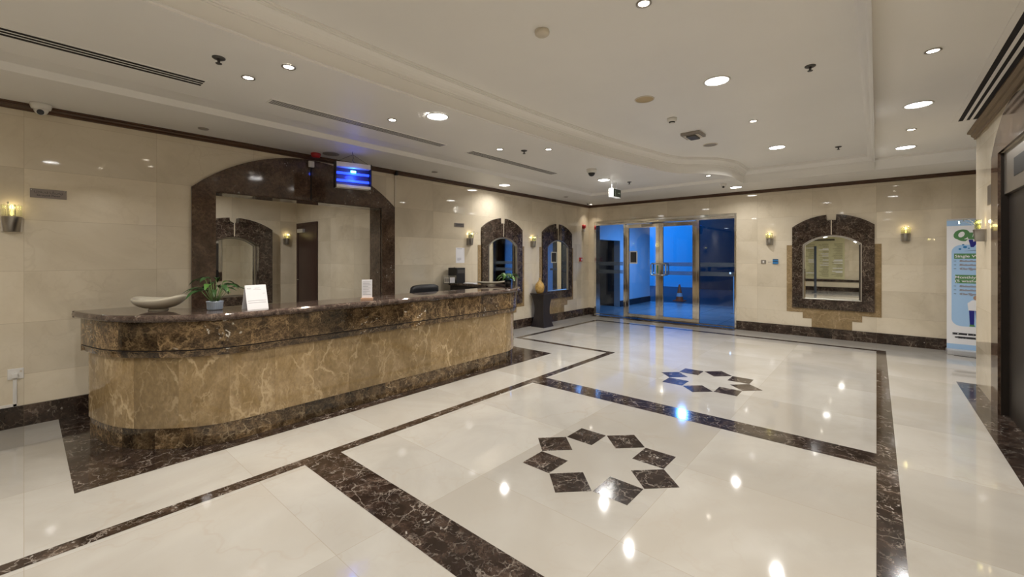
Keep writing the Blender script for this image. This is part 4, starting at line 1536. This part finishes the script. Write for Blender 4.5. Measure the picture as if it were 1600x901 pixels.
# printed standing worker, back view
flat([(-0.155, 0.47), (-0.11, 0.47), (-0.105, 0.70), (-0.165, 0.72)], M['navy'], T)
flat([(-0.085, 0.47), (-0.04, 0.47), (-0.03, 0.70), (-0.10, 0.71)], M['navy'], T)
flat([(-0.17, 0.69), (-0.03, 0.69), (-0.01, 0.80), (-0.06, 0.85), (-0.13, 0.85), (-0.18, 0.80)], M['banner'], T - 0.0005)
flat([(-0.09 + 0.030 * math.cos(2 * PI * i / 14), 0.885 + 0.036 * math.sin(2 * PI * i / 14)) for i in range(14)], M['skin'], T)
flat([(-0.160, 0.445), (-0.10, 0.445), (-0.11, 0.475), (-0.155, 0.475)], M['green'], T - 0.0003)
b.bm.faces.ensure_lookup_table()
for v in b.bm.verts:
    if abs(v.co.x) < 0.36 and v.co.y < -0.0045:
        v.co.x -= 0.022
b.obj('banner_print', sheet)
t = thing('fallen_cable', 'thin black cable lying on the floor in front of the banner base', 'cable', (0.98, 9.32, 0))
b = MB(); b.tube([(-0.08, 0.02, 0.004), (0.05, 0.0, 0.004), (0.15, -0.03, 0.004), (0.26, -0.02, 0.004), (0.30, 0.02, 0.004)], 0.004, M['black'], 6); b.obj('cord', t)


# ------------------------------------------------------------------ ceiling fittings
def downlight_big():
    t = thing('round_downlight', '', 'ceiling light', (0, 0, 0), 0, 'large round downlights')
    b = MB(); b.lathe([(0.098, 0.0), (0.112, -0.001), (0.114, -0.005), (0.108, -0.008), (0.100, -0.008), (0.096, -0.004), (0.094, 0.0)], M['white'], seg=40); b.obj('rim', t)
    b = MB(); b.lathe([(0.096, -0.0035), (0.0, -0.0035)], M['big_em'], seg=40); b.obj('diffuser', t)
    lamp(t, BIG_W, 0.075, BIG_COL, (0, 0, -0.010), 160)
    return t


def downlight_small():
    t = thing('spot_downlight', '', 'ceiling light', (0, 0, 0), 0, 'small spot downlights')
    b = MB(); b.lathe([(0.034, 0.0), (0.046, -0.001), (0.048, -0.006), (0.042, -0.008), (0.035, -0.006), (0.032, 0.0)], M['brushed'], seg=28); b.obj('rim', t)
    b = MB(); b.lathe([(0.034, -0.003), (0.0, -0.003)], M['small_em'], seg=28); b.obj('lamp_face', t)
    lamp(t, SMALL_W, 0.045, SMALL_COL, (0, 0, -0.009), 80)
    return t


KC = (ZCC - EYE) / 1.38
KR = (ZCR - EYE) / 1.38
K1 = (ZC1 - EYE) / 1.38
big0 = downlight_big(); sm0 = downlight_small()
bigs = [((-3.22 * K1, 2.62 * K1, ZC1 - 0.010), 'large round downlight in the side ceiling between the vent grilles and the curved edge'),
        ((-2.83, 5.98, ZC1), 'large round downlight beside the far dome camera, near the curved ceiling edge'),
        ((-3.70, 6.80, ZC1), 'large round downlight right above the hanging exit sign'),
        ((-0.942 * KC, 3.533 * KC, ZCC), 'largest round downlight in the raised centre of the ceiling'),
        ((-0.942 * KC, 6.154 * KC, ZCC), 'farther round downlight in the raised ceiling centre'),
        ((0.285 * KR, 5.269 * KR, ZCR), 'wide round downlight nearest the right-hand air slots'),
        ((0.275 * KR, 7.206 * KR, ZCR), 'round downlight on the right side nearest the far wall'),
        ((-2.075, 9.08, ZC0), 'round downlight close to the far cornice above the glass doors'),
        ((-5.33, 5.95, ZC0), 'round downlight near the left cornice, in front of the arched mirrors'),
        ((-5.33, 3.75 - 2.6, ZC0), None), ((-0.95, -1.2, ZCC), None), ((-0.95, 0.3, ZCC), None), ((0.3, 1.0, ZCR), None), ((0.3, -2.4, ZCR), None), ((-3.3, -0.9, ZC1), None),
        ((-4.9, -1.4, ZC1) if False else (-5.3, -1.6, ZC0), None), ((2.6, 8.4, ZCR), None), ((2.6, 4.6, ZCR), None), ((-8.3, 1.8, 2.95), 'round downlight in the office ceiling behind the reception portal')]
bigs = [q for q in bigs if q[0] != (-5.33, 3.75 - 2.6, ZC0)]
HIDDEN = 'round downlight of the same kind behind the camera'
first = True
for loc, lab in bigs:
    if first:
        big0.location = loc; big0['label'] = lab; first = False
    else:
        q = dup(big0, loc, lab or HIDDEN)
        if loc[1] > 5.5 and loc[0] > -5:
            for c in q.children:
                if c.type == 'LIGHT':
                    c.data = c.data.copy()
                    c.data.energy = BIG_W * 1.55
        if abs(loc[0] - XR) < 0.65 and loc[1] > 4:
            for c in q.children:
                if c.type == 'LIGHT':
                    c.data = c.data.copy()
                    c.data.energy = BIG_W * (0.8 if loc[1] > 6.5 else 0.65)
        elif abs(loc[0] - XL) < 0.6 or abs(loc[1] - YF) < 0.8 or lab and 'office' in lab:
            # lamps close to a wall are narrower, the office one stronger
            for c in q.children:
                if c.type == 'LIGHT':
                    c.data = c.data.copy()
                    c.data.spread = math.radians(150 if 'office' not in (lab or '') else 165)
                    c.data.energy = BIG_W * (0.45 if 'office' not in (lab or '') else 2.4)
smalls = [((-3.191 * K1, 1.242 * K1, ZC1 - 0.010), 'small spot downlight nearest the curved edge at upper left'),
          ((-3.641 * K1, 1.124 * K1, ZC1), 'small spot downlight beside the nearest black sprinkler'),
          ((-3.665 * K1, 2.41 * K1, ZC1), 'small spot downlight left of the large side downlight'),
          ((-3.625 * K1, 3.958 * K1, ZC1), 'small spot downlight left of the sprinkler above the second grille'),
          ((-3.157 * K1, 4.363 * K1, ZC1), 'small spot downlight right of the sprinkler above the second grille'),
          ((-2.16, 7.60, ZC1), 'small spot downlight just before the bright moulding corner'),
          ((-0.955 * KC, 2.199 * KC, ZCC), 'small warm spot at the top of the raised ceiling'),
          ((0.286 * KR, 3.962 * KR, ZCR), 'small warm spot at upper right before the air slots'),
          ((0.284 * KR, 6.24 * KR, ZCR), 'small warm spot between the two right-hand round downlights'),
          ((-0.941 * KC, 4.816 * KC, ZCC), 'small dim spot in the raised ceiling between round downlights'),
          ((-5.56, 9.54, ZC0), 'small spot beside the tiny camera in the far left corner'),
          ((-3.6, -0.5, ZC1), None), ((-0.95, 0.9, ZCC), None), ((-0.95, -0.5, ZCC), None), ((0.3, 2.2, ZCR), None), ((0.3, -0.4, ZCR), None)]
first = True
for loc, lab in smalls:
    if first:
        sm0.location = loc; sm0['label'] = lab; first = False
    else:
        q = dup(sm0, loc, lab or 'spot downlight of the same kind behind the camera')
        if loc[1] > 9:
            for c in q.children:
                if c.type == 'LIGHT':
                    c.data = c.data.copy()
                    c.data.energy = SMALL_W * 0.35

# linear air diffusers
def air_slot(label, x0, y0, x1, y1, z, nslot, mat_in, group, bw=0.014):
    t = thing('air_diffuser', label, 'vent', ((x0 + x1) / 2, (y0 + y1) / 2, z), 0, group)
    w, L = x1 - x0, y1 - y0
    b = MB()
    for (a0, b0, a1, b1) in ((-w / 2, -L / 2, -w / 2 + bw, L / 2), (w / 2 - bw, -L / 2, w / 2, L / 2), (-w / 2 + bw, -L / 2, w / 2 - bw, -L / 2 + bw), (-w / 2 + bw, L / 2 - bw, w / 2 - bw, L / 2)):
        b.box((a0, b0, -0.005), (a1, b1, 0.0), M['ceil'])
    b.obj('frame', t)
    b = MB(); b.box((-w / 2 + bw, -L / 2 + bw, -0.003), (w / 2 - bw, L / 2 - bw, -0.0005), M['slot']); b.obj('dark_slots', t)
    iw = w - 2 * bw
    pitch = iw / nslot
    for i in range(1, nslot):
        b = MB()
        x = -w / 2 + bw + pitch * i
        b.box((x - pitch * mat_in, -L / 2 + bw, -0.0045), (x + pitch * mat_in, L / 2 - bw, -0.0035), M['ceil'])
        b.obj('slat', t)
    return t


G = 'long air diffuser grilles'
air_slot('long three-slot air diffuser at upper left, nearest the camera', -4.16, -3.0, -3.99, 0.95, ZC1, 3, 0.15, G)
air_slot('middle air diffuser grille left of the large side downlight', -4.15, 1.42, -4.01, 3.42, ZC1, 5, 0.16, G)
air_slot('farthest air diffuser grille leading to the dome camera', -4.13, 3.82, -3.97, 5.78, ZC1, 5, 0.16, G)
KRR = (ZCR - EYE) / 1.38
air_slot('wide air diffuser with three dark slots at upper right', 0.585 * KRR, 2.6, 0.80 * KRR, 6.22 * KRR, ZCR, 3, 0.24, G, 0.042)


def sprinkler(label, loc, first=None):
    if first:
        return dup(first, loc, label)
    t = thing('sprinkler_head', label, 'sprinkler', loc, 0, 'ceiling sprinklers')
    b = MB(); b.lathe([(0, 0), (0.040, 0), (0.040, -0.006), (0.030, -0.012), (0, -0.012)], M['darkgrey'], seg=24); b.obj('cover_plate', t)
    b = MB(); b.lathe([(0, -0.012), (0.010, -0.012), (0.008, -0.036), (0.007, -0.040)], M['darkgrey'], seg=12); b.lathe([(0.0, -0.040), (0.020, -0.040), (0.019, -0.044), (0, -0.044)], M['darkgrey'], seg=18); b.obj('deflector', t)
    return t


s0 = sprinkler('black sprinkler beside the nearest pair of small spots', (-3.433 * K1, 0.879 * K1, ZC1))
sprinkler('sprinkler between two small spots above the farthest grille', (-3.432 * K1, 4.21 * K1, ZC1), s0)
sprinkler('sprinkler right of the hanging exit sign', (-3.401 * K1, 7.2 * K1, ZC1), s0)
sprinkler('sprinkler at the upper part of the raised ceiling', (-0.361 * KC, 3.701 * KC, ZCC), s0)
sprinkler('sprinkler at the far part of the raised ceiling', (-0.358 * KC, 6.618 * KC, ZCC), s0)

t = thing('smoke_detector', 'round ivory cover on the raised ceiling, nearest the camera', 'detector', (-1.539 * KC, 2.061 * KC, ZCC))
b = MB(); b.lathe([(0, 0), (0.050, 0), (0.053, -0.012), (0.050, -0.026), (0.042, -0.033), (0, -0.035)], M['ivory'], seg=32); b.obj('housing', t)
t = thing('smoke_detector', 'white smoke detector between the round speaker and the square box', 'detector', (-1.534 * KC, 4.201 * KC, ZCC))
b = MB(); b.lathe([(0, 0), (0.055, 0), (0.055, -0.022), (0.046, -0.036), (0.034, -0.040)], M['white'], seg=32); b.obj('housing', t)
b = MB(); b.lathe([(0.034, -0.040), (0.032, -0.050), (0.028, -0.054)], M['slot'], seg=24); b.lathe([(0.028, -0.054), (0.024, -0.058), (0, -0.058)], M['white'], seg=24); b.obj('sensor', t)
t = thing('ceiling_speaker', 'flat yellowed round speaker grille on the raised ceiling', 'speaker', (-1.529 * KC, 3.535 * KC, ZCC), 0, 'round ceiling grilles')
b = MB(); b.lathe([(0.085, 0), (0.098, 0), (0.096, -0.005), (0.085, -0.006)], M['ivory'], seg=36); b.obj('rim', t)
b = MB(); b.lathe([(0.085, -0.004), (0, -0.006)], M['yellowed'], seg=36); b.obj('grille', t)
t = thing('ceiling_speaker', 'flat grey round speaker grille beyond the square box', 'speaker', (-1.535 * KC, 5.483 * KC, ZCC), 0, 'round ceiling grilles')
b = MB(); b.lathe([(0.085, 0), (0.098, 0), (0.096, -0.005), (0.085, -0.006)], M['ivory'], seg=36); b.obj('rim', t)
b = MB(); b.lathe([(0.085, -0.004), (0, -0.006)], M['greygrille'], seg=36); b.obj('grille', t)
t = thing('emergency_light', 'square grey emergency light box on the raised ceiling', 'emergency light', (-1.546 * KC, 4.876 * KC, ZCC), math.radians(0))
b = MB(); b.box((-0.12, -0.13, -0.035), (0.12, 0.13, 0.0), M['greygrille'], 0.006); b.obj('housing', t)
b = MB(); b.box((-0.06, -0.10, -0.060), (0.06, 0.10, -0.0355), M['darkgrey'], 0.01); b.box((-0.10, -0.11, -0.040), (0.10, 0.11, -0.0352), M['ivory'], 0.002); b.obj('lens', t)


def dome(label, loc, lens_dir, scale=1.0, black=True):
    t = thing('dome_camera', label, 'security camera', loc, 0, 'ceiling dome cameras')
    b = MB(); b.lathe([(0, 0), (0.062 * scale, 0), (0.064 * scale, -0.012 * scale), (0.056 * scale, -0.040 * scale), (0.045 * scale, -0.046 * scale), (0, -0.046 * scale)], M['white'], seg=32); b.obj('housing', t)
    b = MB()
    pr = [(0.043 * scale * math.cos(a), -0.046 * scale - 0.043 * scale * math.sin(a)) for a in [PI / 2 * i / 8 for i in range(9)]]
    b.lathe(pr, M['black'] if black else M['white'], seg=24)
    db = b.obj('dome', t)
    if not black:
        d = Vector(lens_dir).normalized()
        c = Vector((0, 0, -0.052 * scale)) + d * 0.036 * scale
        b = MB(); b.tube([c, c + d * 0.012 * scale], 0.021 * scale, M['black'], 16); b.obj('lens', db)
    return t


dome('white dome camera against the left cornice above the grey plaque', (-5.66, 0.10, ZC0), (1, -0.1, -0.6), 1.1, False)
dome('larger black-and-white dome camera before the hanging exit sign', (-3.368 * K1, 5.80 * K1, ZC1), (0, 0, -1), 1.25, True)
dome('small dome camera right of the bright moulding corner', (-2.16, 8.52, ZC0), (0.3, -1, -0.5), 0.9, False)
dome('tiny camera in the far left corner beside the small spot', (-5.40, 9.15, ZC0), (-0.5, -1, -0.4), 0.75, False)

t = thing('exit_sign', 'hanging dark green exit sign box with a lit white side', 'sign', (-3.66, 7.12, ZC1), 0.0)
b = MB(); b.box((-0.032, -0.15, -0.285), (0.055, 0.15, -0.135), M['exitwhite'], 0.003); b.obj('light_box', t)
b = MB(); b.box((0.0552, -0.145, -0.280), (0.060, 0.145, -0.140), M['exitface']); fc = b.obj('sign_face', t)
b = MB()
b.text('EXIT', 0.050, M['exitink'], (0, 0, 0), 0.0008, 'CENTER', rot=PI / 2, bold=0.02)
for v in b.bm.verts:
    x, y, z = v.co
    v.co = Vector((0.0610 - y * 0.5, x - 0.055, z - 0.212))
n0 = len(b.bm.verts)
for pts in ([(0.02, -0.20), (0.085, -0.20), (0.085, -0.214), (0.02, -0.214)], [(0.085, -0.185), (0.115, -0.207), (0.085, -0.229)]):
    b.face([(0.0612, y, z) for y, z in pts], M['exitink'])
b.obj('lettering', fc)
for yy in (-0.09, 0.09):
    b = MB(); b.tube([(0, yy, -0.136), (0, yy, 0)], 0.005, M['alu'], 8); b.obj('rod', t)

# small grey recessed covers near the left wall
for loc, lab, m in (((-5.42, 1.25, ZC0), 'tiny flat grey ceiling cover left of the big portal', M['greygrille']),
                    ((-5.354, 4.30, ZC0), 'tiny flat grey ceiling cover right of the big portal', M['greygrille']),
                    ((-5.30, 8.0, ZC0), 'tiny flat ceiling cover near the far left corner', M['greygrille'])):
    b = MB(); b.lathe([(0, 0), (0.048, 0), (0.046, -0.008), (0.03, -0.012), (0, -0.012)], m, seg=24)
    tag(b.obj('ceiling_cover', loc=loc), lab, 'ceiling cover', 'small ceiling covers')
b = MB(); b.lathe([(0, 0), (0.105, 0), (0.100, -0.005), (0, -0.007)], M['greygrille'], seg=32)
tag(b.obj('ceiling_speaker', loc=(-5.47, 2.66, ZC0)), 'flat round speaker tinted blue by the insect lamp', 'speaker', 'round ceiling grilles')
t = thing('alarm_beacon', 'red alarm beacon on the ceiling above the reception portal', 'alarm', (-5.60, 2.52, ZC0))
b = MB(); b.lathe([(0, 0), (0.062, 0), (0.060, -0.02), (0.048, -0.050), (0, -0.052)], M['red'], seg=28); b.obj('sounder', t)
t = thing('motion_sensor', 'small pale motion sensor on the crown of the reception portal', 'sensor', (XL + 0.06, 2.50, 2.745), RL)
b = MB(); b.box((-0.038, -0.035, -0.042), (0.038, 0, 0.042), M['white'], 0.012); b.obj('housing', t)
t = thing('round_ceiling_panel', 'faint round access cover on the curved ceiling edge', 'ceiling cover', (0, 0, 0)) if False else None

# ------------------------------------------------------------------ blue insect lamp on its wires
t = thing('insect_lamp', 'blue glowing insect lamp hanging on wires before the reception portal', 'insect lamp', (-5.11, 2.775, 2.390), math.radians(76))
W2, H2 = 0.212, 0.322
b = MB()
b.box((-W2, -0.055, 0.0), (W2, 0.055, 0.036), M['white'], 0.004)
b.obj('bottom_rail', t)
b = MB(); b.box((-W2, -0.055, H2 - 0.062), (W2, 0.055, H2), M['white'], 0.004); b.obj('top_rail', t)
b = MB()
b.box((-W2 - 0.012, -0.058, -0.004), (-W2 - 0.0005, 0.058, H2 + 0.004), M['black'], 0.003)
b.box((W2 + 0.0005, -0.058, -0.004), (W2 + 0.012, 0.058, H2 + 0.004), M['black'], 0.003)
b.obj('side_panels', t)
b = MB(); b.box((-W2, 0.030, 0.0365), (W2, 0.036, H2 - 0.0625), M['uvback']); b.obj('reflector', t)
for i, z in enumerate((0.095, 0.190)):
    b = MB(); b.tube([(-W2 + 0.01, 0.0, z), (W2 - 0.01, 0.0, z)], 0.016, M['uv'], 12); b.obj('blue_tube', t)
b = MB(); b.tube([(-0.03, -0.02, 0.215), (0.03, -0.02, 0.213)], 0.014, M['uvcore'], 10); b.obj('bright_bulb', t)
b = MB()
for i in range(12):
    z = 0.045 + 0.0165 * i
    b.tube([(-W2, -0.048, z), (W2, -0.048, z)], 0.0012, M['darkgrey'], 4)
b.obj('wire_grid', t)
ZH = ZC0 - 2.390
b = MB(); b.tube([(-W2, 0, H2), (-0.005, 0, ZH - 0.05)], 0.0022, M['black'], 5); b.obj('hanging_wire', t)
b = MB(); b.tube([(W2, 0, H2), (0.005, 0, ZH - 0.05)], 0.0022, M['black'], 5); b.obj('hanging_wire', t)
b = MB(); b.tube([(0.0, 0, ZH), (-0.008, 0, ZH - 0.02), (0.0, 0, ZH - 0.05)], 0.004, M['black'], 6); b.obj('hook', t)
b = MB(); b.tube([(0.0, 0.004, ZH - 0.04), (0.006, 0.004, ZH - 0.09), (-0.004, 0.004, ZH - 0.12), (0.01, 0.004, H2 + 0.02), (0.08, 0.004, H2 + 0.012), (0.12, 0.004, H2 + 0.001)], 0.003, M['black'], 6); b.obj('power_cord', t)
pl = lamp(t, 1.0, 0.10, (0.03, 0.10, 1.0), (0, -0.085, 0.15), 180)
pl.rotation_euler = (math.radians(-90), 0, 0)
pl.rotation_euler = (math.radians(90), 0, 0)
pt = lamp(t, 0.20, 0.02, (0.04, 0.10, 1.0), (0, 0.0, H2 + 0.03), kind='POINT')

# ------------------------------------------------------------------ behind the camera, seen only in the mirrors
t = thing('directory_board', 'cream tenant directory board with rows of dark names, seen in the far mirror', 'sign', (-2.12, YB + 0.004, 0), PI)
b = MB(); b.box((-1.05, -0.03, 0.55), (1.05, 0, 2.45), M['board'], 0.004); bd = b.obj('panel', t)
b = MB()
b.box((-0.70, -0.034, 2.27), (0.10, -0.031, 2.35), M['boardline'])
b.box((0.18, -0.034, 2.27), (0.75, -0.031, 2.35), M['boardline'])
for c in range(4):
    for r in range(33):
        x = -0.98 + 0.50 * c
        z = 2.12 - 0.046 * r
        w = random.uniform(0.20, 0.40)
        q = random.random()
        m = M['boardline'] if q < 0.86 else M['paper']
        b.box((x, -0.034, z), (x + w, -0.031, z + (0.011 if q < 0.86 else 0.030)), m)
b.obj('name_rows', bd)
t = thing('steel_column', 'slim dark blue steel post near the directory board, seen in the far mirror', 'post', (-1.98, -2.6, 0))
b = MB(); b.lathe([(0, 0), (0.12, 0), (0.12, 0.01), (0.045, 0.02), (0.045, 2.0), (0, 2.0)], plain('dark_grey_blue_paint', (0.025, 0.032, 0.045), 0.4), seg=24); b.obj('pole', t)
b = MB(); b.box((XL, YB + 0.0005, 0.42), (XE, YB + 0.03, 0.52), M['emp_f']); struct(b.obj('trim_7'))
